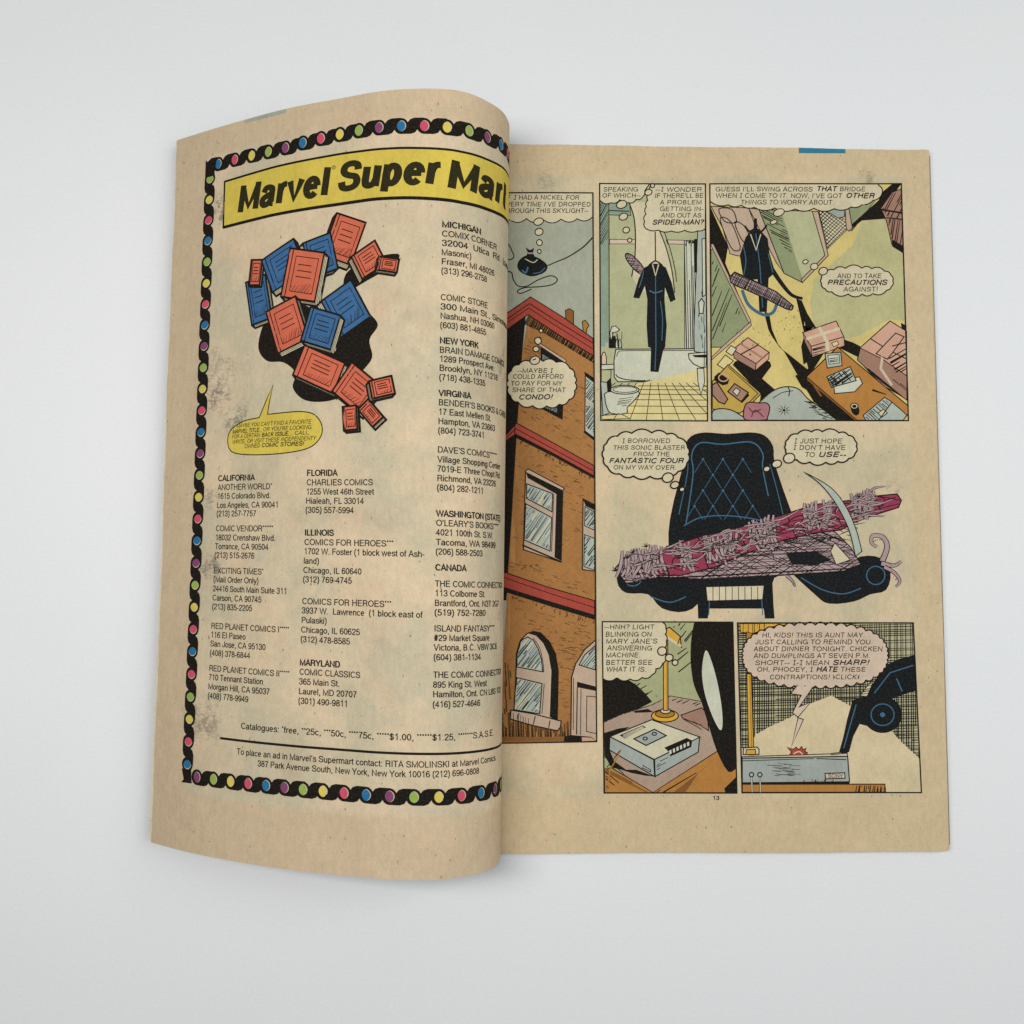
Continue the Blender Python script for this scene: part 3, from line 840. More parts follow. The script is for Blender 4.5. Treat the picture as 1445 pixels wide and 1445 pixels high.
# --- illustration: a tumbling heap of red and blue books over a black shadow
pr = Print(left_map, 1.0)
shadow = smooth([(45, 176), (49, 171), (56, 170), (61, 166), (60, 161), (65, 156.5), (74, 156), (82, 159), (86, 165), (90, 170), (89, 176), (92, 181), (88, 186), (84, 192), (74, 186), (62, 190), (52, 190), (47, 184)], True, 5)
pr.poly(shadow, 'black', 1)
pr.poly(smooth([(80, 199), (88, 203), (99, 204.5), (97, 200.5), (88, 196), (80, 193)], True, 4), 'black', 1)
def book_shape(cx, cy, w, h, ang, dx, dy, cover, dark, base):
    c, s = math.cos(math.radians(ang)), math.sin(math.radians(ang))
    q = [(cx + x*c - y*s, cy + x*s + y*c) for x, y in ((-w/2, -h/2), (w/2, -h/2), (w/2, h/2), (-w/2, h/2))]
    d = [(x + dx, y + dy) for x, y in q]
    hull = q + d
    cxm, cym = sum(p[0] for p in hull)/8, sum(p[1] for p in hull)/8
    # convex hull of both faces = the solid's silhouette
    pts = sorted(set(hull))
    def half(ps):
        o = []
        for p in ps:
            while len(o) > 1 and (o[-1][0]-o[-2][0])*(p[1]-o[-2][1]) - (o[-1][1]-o[-2][1])*(p[0]-o[-2][0]) <= 0:
                o.pop()
            o.append(p)
        return o
    lo, hi = half(pts), half(pts[::-1])
    H = lo[:-1] + hi[:-1]
    pr.poly(H, 'black' if dark == 'black' else dark, base)
    pr.outline(H, 0.55, base + 1)
    for k in range(4):
        a, b = q[k], q[(k+1) % 4]
        for f in (0.3, 0.55, 0.8):
            pr.stroke([(a[0] + dx*f, a[1] + dy*f), (b[0] + dx*f, b[1] + dy*f)], 0.16, 'black', base + 1)
    pr.poly(q, cover, base + 2)
    pr.outline(q, 0.5, base + 3)
    m = lambda u, v: (cx + (u*w/2)*c - (v*h/2)*s, cy + (u*w/2)*s + (v*h/2)*c)
    pr.stroke([m(-0.78, -1), m(-0.78, 1)], 0.3, 'black', base + 3)
    pr.outline([m(-0.55, -0.72), m(0.75, -0.72), m(0.75, 0.72), m(-0.55, 0.72)], 0.22, base + 3)
    for v in (0.4, 0.15, -0.1):
        pr.stroke([m(-0.35, v), m(0.55 - abs(v)*0.3, v)], 0.25, 'black', base + 3)
    pr.hatch([m(-0.5, -0.7), m(0.7, -0.7), m(0.7, -0.3), m(-0.5, -0.5)], ang + 60, 0.9, 0.15, layer=base + 3)
for b in ((44.5, 193, 9, 16, 12, 1.6, -1.2, 'blue', 'cream'), (42.8, 203, 5, 9, -6, 1.0, -0.8, 'red', 'cream'),
          (79, 211, 12, 15, -22, -1.6, -1.6, 'red', 'cream'), (88.5, 203, 10, 9, 28, -1.2, -1.6, 'red', 'cream'), (95.5, 201, 7, 4.5, -10, -0.8, -1.0, 'red', 'cream'),
          (70, 206, 11, 13, 14, -2.0, -1.6, 'blue', 'cream'), (55, 204, 15, 13, 24, 1.6, -1.6, 'blue', 'cream'), (63, 200, 14, 17, -12, 1.8, -1.8, 'red', 'cream'),
          (80, 187, 13, 15, 30, -1.8, -1.8, 'blue', 'cream'), (57, 183, 13, 16, 20, 1.8, -1.6, 'red', 'cream'), (70.5, 181, 12, 12, -18, 1.6, -1.8, 'blue', 'cream'),
          (70, 167, 17, 11, -24, 1.4, -1.8, 'red', 'cream'), (84, 160, 13, 12, -38, 1.4, -1.6, 'red', 'cream'), (93.5, 160, 8, 6, 12, -1.0, -1.2, 'red', 'cream'),
          (89.5, 151.5, 8, 5, -48, 1.0, -1.0, 'red', 'cream'), (82, 150, 5, 8, 4, 1.0, -0.8, 'red', 'cream')):
    book_shape(*b, 2)
pr.build('book_heap_picture', left_page)

# --- faint blue strip print at the head edge
pr = Print(left_map, 1.0)
pr.poly([(35.8, 258.6), (55, 258.4), (55, 259.9), (35.8, 259.9)], 'ghost', 1)
pr.build('edge_strip', left_page)

# ================================================================== RIGHT PAGE
# the story page was measured on a tracing grid; TRACE turns that grid into millimetres on the flat sheet
TRACE = np.array([[0.27031113, 0.00054347, -184.66643], [4.16716e-05, -0.27134470, 188.430577], [-9.168e-07, 5.00146e-05, 1.0]])
class Trace:
    def __init__(self, ox, oy, k):
        self.ox, self.oy, self.k = ox, oy, k
        self.scale = k*0.262
    def __call__(self, a, b):
        v = TRACE @ np.array([self.ox + a*self.k, self.oy + b*self.k, 1.0])
        return (float(v[0]/v[2]), float(v[1]/v[2]))
    def l(self, *v):
        return [self(a, b) for a, b in zip(v[::2], v[1::2])]
R1, R2, R3, R4 = (Trace(690, y, 0.20761) for y in (190, 470, 760, 970))
R5, R6, R7, R8 = (Trace(980, y, 0.26298) for y in (190, 420, 640, 860))

def fill(pr, pts, c, edge=None):
    pr.poly(pts, c)
    if edge:
        pr.outline(pts, edge)
def ln(pr, pts, w=0.22, c='black', t=None):
    pr.stroke(pts, w, c, taper=t)
def lettering(pr, tr, rows, cap=31, bold=22, w=15):
    for s, x0, x1, y, *b in rows:
        b = b[0] if b else 0
        letter(pr, s, x0, y, cap*(1.08 if b else 1), bold if b else w, bold if b else w, x1=x1, shear=0.26 if b else 0.10, hand=0.9, to=tr, extra=4)
def bubbles(pr, tr, rows, w=0.30):
    for cx, cy, rx, ry in rows:
        p = [tr(*q) for q in ring(cx, cy, rx, ry, 16, tilt=-20)]
        pr.poly(p, 'cream')
        pr.outline(p, w)
def scallop(cx, cy, rx, ry, n, bump, seed=1, power=2.6):
    """edge of a thought balloon: a rounded box of small outward bulges"""
    r = random.Random(seed)
    cusp = []
    for k in range(n):
        a = 2*math.pi*(k + r.uniform(-.18, .18))/n
        c, s = math.cos(a), math.sin(a)
        q = (abs(c)**power + abs(s)**power)**(-1/power)
        cusp.append((cx + rx*c*q, cy + ry*s*q))
    return bulge(cusp + cusp[:1], bump)
def bulge(cusp, bump, n=6):
    out = []
    for a, b in zip(cusp, cusp[1:]):
        dx, dy = b[0]-a[0], b[1]-a[1]
        l = math.hypot(dx, dy) or 1
        nx, ny = dy/l, -dx/l
        for k in range(n):
            u = k/n
            h = bump*l*4*u*(1-u)
            out.append((a[0] + dx*u + nx*h, a[1] + dy*u + ny*h))
    return out + [cusp[-1]]
def balloon(pr, tr, pts, w=0.34, c='cream'):
    p = [tr(*q) for q in pts]
    pr.poly(p, c)
    pr.outline(p, w)
def dashes(pr, quad, n, ang, lo, hi, w=0.16, spread=6, inkname='black'):
    """short pen ticks scattered inside a quadrilateral"""
    a, b, c, d = quad
    for _ in range(n):
        u, v = random.random(), random.random()
        x = (a[0]*(1-u) + b[0]*u)*(1-v) + (d[0]*(1-u) + c[0]*u)*v
        y = (a[1]*(1-u) + b[1]*u)*(1-v) + (d[1]*(1-u) + c[1]*u)*v
        g = math.radians(ang + random.uniform(-spread, spread))
        l = random.uniform(lo, hi)/2
        pr.stroke([(x - l*math.cos(g), y - l*math.sin(g)), (x + l*math.cos(g), y + l*math.sin(g))], w*random.uniform(.6, 1.3), inkname, taper=(0.6, 1.2, 0.5))
def clipped(pts, x0=None, x1=None, y0=None, y1=None):
    p = [(float(a), float(b)) for a, b in pts]
    if x0 is not None: p = clip_x(p, x0, False)
    if x1 is not None: p = clip_x(p, x1, True)
    sw = lambda q: [(b, a) for a, b in q]
    if y0 is not None: p = sw(clip_x(sw(p), y0, False))
    if y1 is not None: p = sw(clip_x(sw(p), y1, True))
    return p

STEP = 2.0
LX = 4.6                                        # the gutter, where the story page goes under the arch

# --- panel 1: roof and brick front of the town house
pr = Print(right_map, STEP)
top_l, top_r, bot_r = R1(60, 393), R1(706, 397), R4(731, 368)
bot_l = (LX, bot_r[1] - 0.6)
fill(pr, [(LX, top_r[1]), top_r, bot_r, bot_l], 'sky')
fill(pr, [(LX, top_r[1])] + [top_r] + [R1(700, 560)] + [R1(*q) for q in bulge([(700, 560), (600, 572), (490, 575), (370, 580), (255, 572), (140, 578), (40, 572)], 0.2)] + [(LX, R1(0, 570)[1])], 'cream')
ln(pr, [R1(*q) for q in bulge([(703, 560), (600, 572), (490, 575), (370, 580), (255, 572), (140, 578), (40, 572)], 0.2)], 0.3)
lettering(pr, R1, [('IF |', 95, 190, 443), ('HAD A NICKEL FOR', 200, 614, 443), ("EVERY TIME I'VE DROPPED", 85, 692, 489), ('THROUGH THIS SKYLIGHT--', 86, 676, 533)])
bubbles(pr, R1, [(337, 592, 34, 24), (340, 662, 28, 24), (343, 735, 19, 21), (342, 795, 12, 14)])
# a black bundle hoisted on a rope
rope = smooth(R1.l(703, 700, 640, 765, 540, 830, 460, 865, 395, 892))
ln(pr, rope, 0.42, t=(1.0, 0.7))
ln(pr, smooth(R1.l(60, 735, 130, 745, 155, 790, 170, 830, 140, 850, 90, 830)), 0.3)
ln(pr, smooth(R1.l(80, 930, 150, 935, 165, 985, 200, 1030, 260, 1030, 330, 990, 420, 960, 465, 985, 430, 1020, 340, 1035, 250, 1040, 195, 1060, 215, 1080, 290, 1050)), 0.32)
bundle = smooth(R1.l(215, 850, 260, 825, 330, 840, 390, 885, 385, 925, 340, 950, 280, 960, 215, 930, 196, 890), True)
fill(pr, bundle, 'night', 0.3)
fill(pr, smooth(R1.l(255, 835, 262, 800, 250, 770, 280, 785, 305, 772, 300, 805, 312, 840), True, 3), 'night')
ln(pr, R1.l(262, 806, 304, 808), 0.4, 'webbing')
ln(pr, smooth(R1.l(300, 945, 350, 935, 380, 905)), 0.3, 'shine')
ln(pr, smooth(R1.l(225, 920, 250, 940, 265, 900)), 0.5, 'shine')
ln(pr, smooth(R1.l(245, 845, 300, 870, 330, 850)), 0.25, 'cream')
# chimney pots
fill(pr, R1.l(520, 1195, 545, 1183, 575, 1200, 575, 1290, 540, 1270, 522, 1255), 'brick_dark', 0.25)
fill(pr, R1.l(635, 1270, 655, 1262, 680, 1295, 665, 1320, 660, 1360, 640, 1340), 'gold_dark', 0.25)
# wall, shaded return on the left, roof
X0 = LX
edge = R1.l(240, 1280) + R2.l(150, 1440)
wall = [(R1(270, 1225))] + [R2(710, 150), R4(731, 368), (LX, bot_l[1])] + R3.l(105, 700, 132, 200) + R2.l(158, 1200, 185, 740, 225, 140)
fill(pr, wall, 'brick')
pr.hatch(wall, 45, 0.60, 0.22, 'dot_brown', jitter=0.05)
pr.hatch(wall, -45, 0.60, 0.16, 'dot_brown', jitter=0.05)
fill(pr, [(LX, R1(0, 1330)[1])] + R1.l(150, 1310, 250, 1225) + R2.l(225, 150, 186, 740, 158, 1200) + R3.l(132, 200, 118, 420) + [(LX, R3(0, 420)[1])], 'black')
def band(p, side=0.25):
    fill(pr, p, 'roof', side)
slope = -31
dashes(pr, [R2(260, 30), R2(700, 300), R2(700, 820), R2(230, 560)], 130, -26, 0.6, 3.0)
dashes(pr, [R2(200, 760), R2(640, 1000), R2(640, 1440), R2(180, 1440)], 110, -20, 0.6, 2.6)
dashes(pr, [R3(160, 130), R3(700, 330), R3(700, 460), R3(150, 200)], 30, -17, 0.6, 2.6)
dashes(pr, [R3(130, 420), R3(700, 600), R3(700, 900), R3(480, 900)], 100, -14, 0.6, 2.8)
dashes(pr, [R3(480, 600), R3(600, 640), R3(560, 1200), R3(480, 1200)], 24, -12, 0.6, 2.6)
roof = [(LX, R1(0, 1285)[1])] + R1.l(130, 1210, 283, 1105, 500, 1240, 706, 1385) + R2.l(712, 155, 500, 30) + R1.l(265, 1225, 130, 1320) + [(LX, R1(0, 1400)[1])]
fill(pr, roof, 'roof', 0.28)
ln(pr, [(LX, R1(0, 1330)[1])] + R1.l(130, 1250, 275, 1150, 480, 1280) + R2.l(708, 70), 0.25)
ln(pr, [(LX, R1(0, 1355)[1])] + R1.l(130, 1275, 270, 1180, 470, 1310) + R2.l(708, 110), 0.2)
dent = R1.l(265, 1230, 480, 1365) + R2.l(712, 160, 712, 205, 480, 65, 380, 5) + R1.l(240, 1290)
pr.hatch(dent, 62, 0.42, 0.24, 'black', jitter=.3)
# upper window mostly behind the balloon
fill(pr, R2.l(330, 80, 345, 70, 525, 185, 520, 205), 'stone', 0.2)
fill(pr, R2.l(350, 95, 515, 200, 500, 590, 365, 520), 'black')
fill(pr, R2.l(360, 140, 460, 200, 465, 545, 365, 505), 'pane_dark', 0.2)
pr.hatch(R2.l(360, 140, 460, 200, 465, 545, 365, 505), 58, 0.8, 0.2, broken=.4)
# right-hand upper window, cut by the panel edge
xr = lambda p: clipped(p, x1=top_r[0] + 0.75)
fill(pr, R2.l(648, 262, 712, 305, 712, 340, 655, 300), 'black')
fill(pr, R2.l(655, 290, 713, 335, 714, 712, 652, 665), 'pane', 0.25)
pr.hatch(R2.l(660, 310, 712, 350, 713, 480, 660, 440), 55, 0.7, 0.25, broken=.3)
pr.hatch(R2.l(660, 480, 712, 510, 713, 680, 660, 640), 55, 0.7, 0.25, broken=.3)
ln(pr, R2.l(657, 470, 713, 500), 0.5, 'stone')
ln(pr, R2.l(645, 670, 713, 722), 0.5)
# string courses
for p, d in ((([(LX, R2(0, 735)[1])] + R2.l(120, 690, 186, 612, 450, 755, 714, 902, 714, 972, 430, 815, 182, 688, 120, 728) + [(LX, R2(0, 780)[1])]), None),
             ([(LX, R3(0, 205)[1])] + R3.l(112, 232, 400, 330, 718, 422, 718, 522, 400, 425, 110, 335) + [(LX, R3(0, 310)[1])], None)):
    fill(pr, p, 'roof', 0.28)
ln(pr, [(LX, R2(0, 770)[1])] + R2.l(120, 712, 180, 650, 430, 785, 714, 940), 0.22)
ln(pr, R2.l(176, 620, 176, 690), 0.3)
ln(pr, [(LX, R3(0, 240)[1])] + R3.l(112, 268, 400, 368, 718, 470), 0.2)
fill(pr, [(LX, R3(0, 312)[1])] + R3.l(110, 336, 400, 428, 719, 525, 719, 552, 400, 455, 110, 362) + [(LX, R3(0, 335)[1])], 'black')
fill(pr, R2.l(182, 690, 430, 817, 714, 974, 714, 990, 430, 835, 182, 712), 'black')
dashes(pr, [R2(190, 715), R2(710, 985), R2(710, 1010), R2(190, 740)], 40, 65, 0.5, 1.3, 0.2, 12)
dashes(pr, [R3(120, 370), R3(715, 555), R3(715, 590), R3(120, 395)], 40, 70, 0.5, 1.3, 0.2, 12)
# big sash window
fill(pr, R2.l(250, 935, 268, 925, 512, 1055, 500, 1075, 500, 1090) + R3.l(490, 160, 235, 75), 'stone', 0.28)
fill(pr, R2.l(252, 945, 500, 1068) + R3.l(488, 150, 445, 128) + R2.l(458, 1095, 262, 985), 'black')
fill(pr, R2.l(256, 1025, 432, 1092, 428, 1215, 256, 1125), 'pane', 0.3)
fill(pr, R2.l(250, 1160, 426, 1255) + R3.l(415, 85, 240, 10), 'pane', 0.3)
for q in (R2.l(262, 1035, 425, 1100, 422, 1205, 262, 1120), R2.l(256, 1175, 420, 1265) + R3.l(408, 70, 248, 0)):
    pr.hatch(q, 56, 1.0, 0.30, 'pane_dark', jitter=.5, broken=.5)
    pr.hatch(q, 56, 1.3, 0.24, jitter=.5, broken=.75)
    pr.hatch(q, 56, 2.6, 0.45, 'cream', jitter=.5, broken=.8)
ln(pr, R2.l(440, 1095) + R3.l(425, 90), 0.2)
ln(pr, R3.l(228, 45, 485, 155), 0.45)
dashes(pr, [R3(200, 175), R3(330, 175), R3(330, 225), R3(200, 215)], 12, 5, 0.4, 1.2, 0.2, 40)
# second sash window at the panel's edge
fill(pr, R2.l(640, 1128, 718, 1168) + R3.l(718, 222, 635, 210), 'stone', 0.28)
fill(pr, R2.l(640, 1130, 717, 1168, 717, 1205, 655, 1175), 'black')
fill(pr, R2.l(652, 1180, 716, 1215, 717, 1340, 650, 1310), 'pane', 0.25)
fill(pr, R2.l(648, 1370, 717, 1395) + R3.l(718, 215, 645, 190), 'pane', 0.25)
pr.hatch(R2.l(655, 1190, 714, 1220, 715, 1330, 655, 1300), 55, 0.8, 0.3, broken=.4)
pr.hatch(R2.l(650, 1380, 715, 1400) + R3.l(716, 205, 650, 180), 55, 0.8, 0.3, broken=.4)
# arched window
arch = R3.l(170, 1195, 183, 960, 188, 780, 215, 690, 262, 643, 300, 633, 350, 640, 410, 700, 450, 780, 470, 900, 463, 1235)
fill(pr, arch, 'stone', 0.3)
fill(pr, R3.l(262, 643, 300, 633, 350, 640, 410, 700, 450, 780, 470, 900, 463, 1235, 413, 1212, 424, 900, 405, 790, 368, 710, 320, 660), 'black')
fill(pr, R3.l(190, 872, 192, 780, 222, 690, 262, 668, 300, 690, 335, 750, 356, 820, 366, 905), 'pane', 0.3)
fill(pr, R3.l(190, 945, 360, 985, 345, 1190, 170, 1162), 'pane', 0.3)
for q in (R3.l(195, 865, 198, 780, 228, 695, 262, 675, 298, 700, 332, 755, 350, 825, 358, 893), R3.l(195, 955, 352, 990, 340, 1180, 178, 1155)):
    pr.hatch(q, 52, 0.75, 0.28, 'pane_dark', jitter=.5, broken=.4)
    pr.hatch(q, 52, 0.9, 0.24, jitter=.5, broken=.55)
    pr.hatch(q, 52, 2.4, 0.4, 'cream', jitter=.5, broken=.7)
ln(pr, smooth(R3.l(300, 675, 345, 745, 368, 850, 372, 905)), 0.2)
ln(pr, R3.l(375, 985, 360, 1190), 0.2)
pr.hatch([(LX, R3(0, 1190)[1])] + R3.l(150, 1180, 480, 1290, 545, 1230, 545, 1345, 110, 1350) + [(LX, R3(0, 1345)[1])], 92, 0.62, 0.22, jitter=.4, broken=.3)
pr.hatch(R3.l(110, 840, 150, 860, 145, 1150, 105, 1200), 94, 0.8, 0.22, jitter=.4, broken=.5)
fill(pr, R3.l(150, 1165, 300, 1190, 490, 1240, 485, 1280, 465, 1305, 300, 1270, 145, 1225), 'stone', 0.32)
for q in (R3.l(205, 1185, 190, 1225), R3.l(315, 1205, 300, 1265), R3.l(415, 1235, 405, 1285)):
    ln(pr, q, 0.28)
# arched doorway at the panel's edge
fill(pr, R3.l(556, 1338, 562, 940, 590, 850, 650, 755, 724, 690, 731, 1378, 690, 1350), 'stone', 0.3)
fill(pr, R3.l(612, 858, 650, 790, 722, 728, 724, 893), 'pane', 0.3)
pr.hatch(R3.l(616, 855, 652, 795, 721, 738, 722, 885), 50, 0.7, 0.25, broken=.35)
fill(pr, R3.l(598, 972, 725, 1005, 725, 1035, 598, 1010), 'black')
ln(pr, R3.l(600, 1010, 595, 1330), 0.3)
ln(pr, R3.l(625, 1020, 622, 1335), 0.2)
ln(pr, R3.l(726, 1075, 665, 1070, 662, 1310, 728, 1325), 0.22)
ln(pr, R3.l(575, 945, 572, 1300), 0.2)
fill(pr, [(LX, R3(0, 1352)[1])] + R3.l(110, 1345, 520, 1350, 725, 1378, 110, 1378) + [(LX, bot_l[1])], 'brick_dark')
fill(pr, R3.l(512, 1345, 560, 1335, 625, 1345, 632, 1378, 508, 1378), 'black')
fill(pr, R3.l(632, 1350, 690, 1352, 728, 1372, 632, 1376), 'parcel')
# thought balloon over the wall
b = [R2(x, y) for x, y in scallop(358, 345, 228, 152, 17, 0.22, 4)]
fill(pr, b, 'cream', 0.34)
bubbles(pr, R2, [(312, 187, 34, 28), (320, 110, 20, 18), (337, 46, 17, 16)])
bubbles(pr, R1, [(333, 1403, 22, 24), (354, 1335, 12, 13)])
lettering(pr, R2, [('--MAYBE |', 190, 436, 272), ('COULD AFFORD', 160, 508, 312), ('TO PAY FOR MY', 147, 497, 358), ('SHARE OF THAT', 157, 520, 403), ('CONDO!', 200, 432, 452, 1)])
ln(pr, [(LX, top_r[1]), top_r, bot_r, bot_l], 0.34)
pr.build('house_front_panel', right_page)

# --- panel 2: bathroom
pr = Print(right_map, STEP)
tl, tr_, br, bl = R1(752, 332), R5(58, 265), R6(70, 662), R2(760, 593)
XL, XR = (tl[0] + bl[0])/2, (tr_[0] + br[0])/2
fill(pr, [tl, tr_, br, bl], 'bath_green')
fill(pr, R1.l(755, 340, 815, 340, 818, 1440, 757, 1440), 'teal')
pr.hatch(R1.l(755, 420, 812, 420, 812, 700, 755, 760), 62, 0.55, 0.2, broken=.2)
ln(pr, R1.l(816, 440, 818, 1440), 0.25)
fill(pr, R1.l(815, 455, 955, 455, 965, 550, 815, 545), 'teal', 0.2)
ln(pr, R1.l(815, 515, 955, 520), 0.3)
fill(pr, R1.l(820, 712, 1000, 712, 1000, 742, 820, 742), 'rose', 0.18)
fill(pr, R1.l(1205, 715, 1330, 718, 1330, 745, 1215, 742), 'rose', 0.18)
beam = smooth(R1.l(950, 455, 985, 560, 996, 700, 990, 850, 975, 965), n=3) + R1.l(1000, 1010, 1080, 1090, 1180, 1110, 1262, 1075, 1240, 930, 1205, 770, 1160, 655, 1075, 600, 1070, 455)
fill(pr, beam, 'cream')
ln(pr, smooth(R1.l(950, 455, 985, 560, 996, 700, 990, 850, 970, 965)), 0.34)
ln(pr, smooth(R1.l(1160, 655, 1205, 770, 1245, 930, 1262, 1075)), 0.3)
ln(pr, smooth(R1.l(1190, 655, 1232, 780, 1262, 900, 1275, 1000)), 0.25)
# shower curtain
cur = R1.l(1328, 720, 1418, 722, 1425, 1440) + R2.l(1425, 120, 1330, 105)
fill(pr, cur, 'tub', 0.2)
pr.hatch(cur, 90.5, 0.72, 0.24, jitter=.5, broken=.35)
dashes(pr, [R1(1330, 722), R1(1418, 722), R1(1418, 750), R1(1330, 750)], 14, 90, 0.8, 1.6, 0.5, 8)
# tub
tub = R2.l(862, 110, 1440, 106, 1450, 330, 875, 330, 852, 300, 850, 190)
fill(pr, tub, 'tub', 0.3)
ln(pr, smooth(R2.l(868, 160, 880, 128, 920, 120, 1150, 118, 1440, 118)), 0.22)
ln(pr, smooth(R2.l(862, 280, 880, 300, 950, 318, 1100, 325, 1350, 322)), 0.3)
ln(pr, R2.l(1362, 290, 1362, 328), 0.25)
dashes(pr, [R2(960, 318), R2(1200, 318), R2(1200, 330), R2(960, 330)], 30, 60, 0.3, 0.7, 0.25, 20)
fill(pr, R2.l(790, 70, 812, 60, 812, 95, 790, 110), 'pane')
for x, t, bcol in ((828, 30, 'black'), (852, 20, 'black'), (872, 40, 'tub'), (890, 45, 'pane')):
    fill(pr, R2.l(x-11, t+30, x-5, t, x+5, t, x+11, t+30, x+11, 100, x-11, 100), bcol, 0.2)
# floor of square tiles
floor_ = R2.l(775, 585, 775, 470, 1000, 345, 1040, 338) + [R6(68, 375), R6(70, 655)]
fill(pr, floor_, 'tile')
for k in range(-5, 12):
    xa, xb = 1100 + k*48, 1070 + k*112
    seg = clipped([(xa, 338), (xb, 590)], x0=None)
    a, b2 = (xa, 338.0), (xb, 590.0)
    L = max(940 if k < 0 else 0, 0)
    if xb < 790:
        u = (790 - xa)/(xb - xa) if xb != xa else 1
        b2 = (790, 338 + u*252)
    lim = 1480
    if xa > lim:
        continue
    if xb > lim:
        u = (lim - xa)/(xb - xa)
        b2 = (lim, 338 + u*252)
    if b2[1] > a[1] + 8:
        ln(pr, [R2(*a), R2(*b2)], 0.2)
for y in (358, 383, 415, 452, 495, 545):
    ln(pr, [R2(1030 - (y-340)*1.0, y), R2(1483, y + 4)], 0.2)
# toilet
fill(pr, R2.l(760, 330, 830, 340, 830, 540, 775, 560), 'pane', 0.25)
ln(pr, R2.l(762, 560, 900, 550, 955, 580, 770, 588), 0.25)
bowl = smooth(R2.l(805, 400, 790, 450, 800, 500, 830, 545, 935, 545, 940, 505, 985, 460, 1016, 395), True, 3)
fill(pr, bowl, 'tub', 0.28)
pr.hatch(R2.l(880, 450, 990, 420, 960, 470, 930, 500, 870, 490), 8, 0.7, 0.2, broken=.3)
p = [R2(*q) for q in ring(922, 385, 98, 30, 22)]
fill(pr, p, 'tub', 0.3)
pr.outline([R2(*q) for q in ring(925, 383, 82, 20, 20)], 0.2)
fill(pr, R2.l(800, 330, 830, 300, 832, 395, 805, 400), 'black')
# shelf with a bottle
fill(pr, R2.l(764, 215, 850, 212, 850, 245, 764, 250), 'tub', 0.25)
fill(pr, R2.l(765, 160, 776, 130, 788, 130, 798, 165, 798, 213, 765, 213), 'rose', 0.25)
ln(pr, R2.l(764, 330, 764, 250, 830, 250, 828, 330), 0.2)
fill(pr, R1.l(822, 1345, 835, 1305, 860, 1300, 888, 1325, 870, 1340, 845, 1345, 830, 1400), 'tub', 0.25)
dashes(pr, [R1(820, 1360), R1(905, 1360), R1(905, 1440), R1(820, 1440)], 10, 90, 1.5, 4, 0.35, 5)
# washbasin and cabinet on the right
fill(pr, [R5(18, 490), R5(57, 480), R6(68, 300), R6(0, 290), R6(-3, 180)], 'pane', 0.25)
fill(pr, R5.l(40, 560, 58, 556, 60, 860, 44, 870), 'tub', 0.25)
fill(pr, R5.l(-2, 560, 14, 560, 14, 740, -2, 740), 'black')
fill(pr, R5.l(22, 900, 38, 880, 52, 900, 46, 960, 26, 960), 'tub', 0.3)
dashes(pr, [R5(24, 760), R5(50, 760), R5(56, 1100), R5(20, 1100)], 16, 90, 1, 4, 0.25, 10)
fill(pr, R2.l(1356, 140, 1480, 130, 1480, 230, 1440, 235, 1390, 210, 1360, 175), 'tub', 0.28)
fill(pr, R2.l(1380, 150, 1480, 146, 1480, 168, 1400, 165), 'black')
fill(pr, R2.l(1415, 240, 1460, 240, 1465, 335, 1440, 420, 1420, 330), 'tub', 0.25)
pr.hatch(R6.l(42, 210, 66, 210, 66, 360, 48, 380), 88, 0.6, 0.2, broken=.3)
# a long black coat hanging in the light, with a rolled rug behind it
rug = [R1(*q) for q in ring(995, 880, 96, 30, 20, tilt=48)]
fill(pr, rug, 'webbing', 0.32)
pr.hatch(rug, -5, 0.5, 0.18, jitter=.6)
pr.hatch(rug, 70, 0.7, 0.16, jitter=.6, broken=.3)
ln(pr, R1.l(1130, 660, 1132, 860), 0.3)
ln(pr, smooth(R1.l(1085, 890, 1132, 858, 1180, 890)), 0.4)
coat = R1.l(1060, 905, 1110, 880, 1155, 880, 1200, 905, 1240, 1010, 1265, 1120, 1235, 1135, 1195, 1030, 1190, 1120, 1205, 1300, 1195, 1440) + R2.l(1180, 120, 1150, 262, 1100, 258, 1105, 100) + R1.l(1085, 1440, 1075, 1300, 1080, 1120, 1060, 1020, 1020, 1110, 985, 1105, 1020, 980)
fill(pr, coat, 'night', 0.25)
ln(pr, R1.l(1112, 882, 1132, 960, 1153, 882), 0.35, 'cream')
ln(pr, R1.l(1132, 960, 1135, 1440) + R2.l(1128, 250), 0.25, 'shine')
ln(pr, smooth(R1.l(1090, 1060, 1130, 1075, 1180, 1060)), 0.4, 'shine')
ln(pr, smooth(R1.l(1165, 1130, 1180, 1250, 1175, 1400)), 0.25, 'shine')
ln(pr, smooth(R1.l(1050, 930, 1040, 980, 1020, 1040)), 0.25, 'shine')
# two captions
c1 = R1.l(757, 337, 1090, 337, 1060, 380, 1058, 410) + [R1(*q) for q in bulge([(1050, 415), (1000, 440), (945, 462), (890, 440), (830, 462), (757, 448)], 0.2)]
fill(pr, c1, 'cream')
ln(pr, R1.l(1090, 337, 1060, 380, 1058, 410) + [R1(*q) for q in bulge([(1050, 415), (1000, 440), (945, 462), (890, 440), (830, 462), (757, 448)], 0.2)], 0.3)
c2 = R1.l(1100, 337) + [R1(*q) for q in bulge([(1085, 400), (1080, 445), (1070, 490), (1068, 540), (1058, 590), (1070, 640)], -0.2)] + \
     [R1(*q) for q in bulge([(1070, 640), (1150, 648), (1240, 655), (1330, 650), (1420, 655), (1470, 640)], -0.12)] + [R1(1472, 337)]
fill(pr, c2, 'cream', 0.3)
bubbles(pr, R1, [(1084, 392, 25, 20), (1112, 346, 14, 14), (902, 474, 36, 26), (914, 557, 30, 23), (933, 648, 23, 20), (957, 718, 15, 14)])
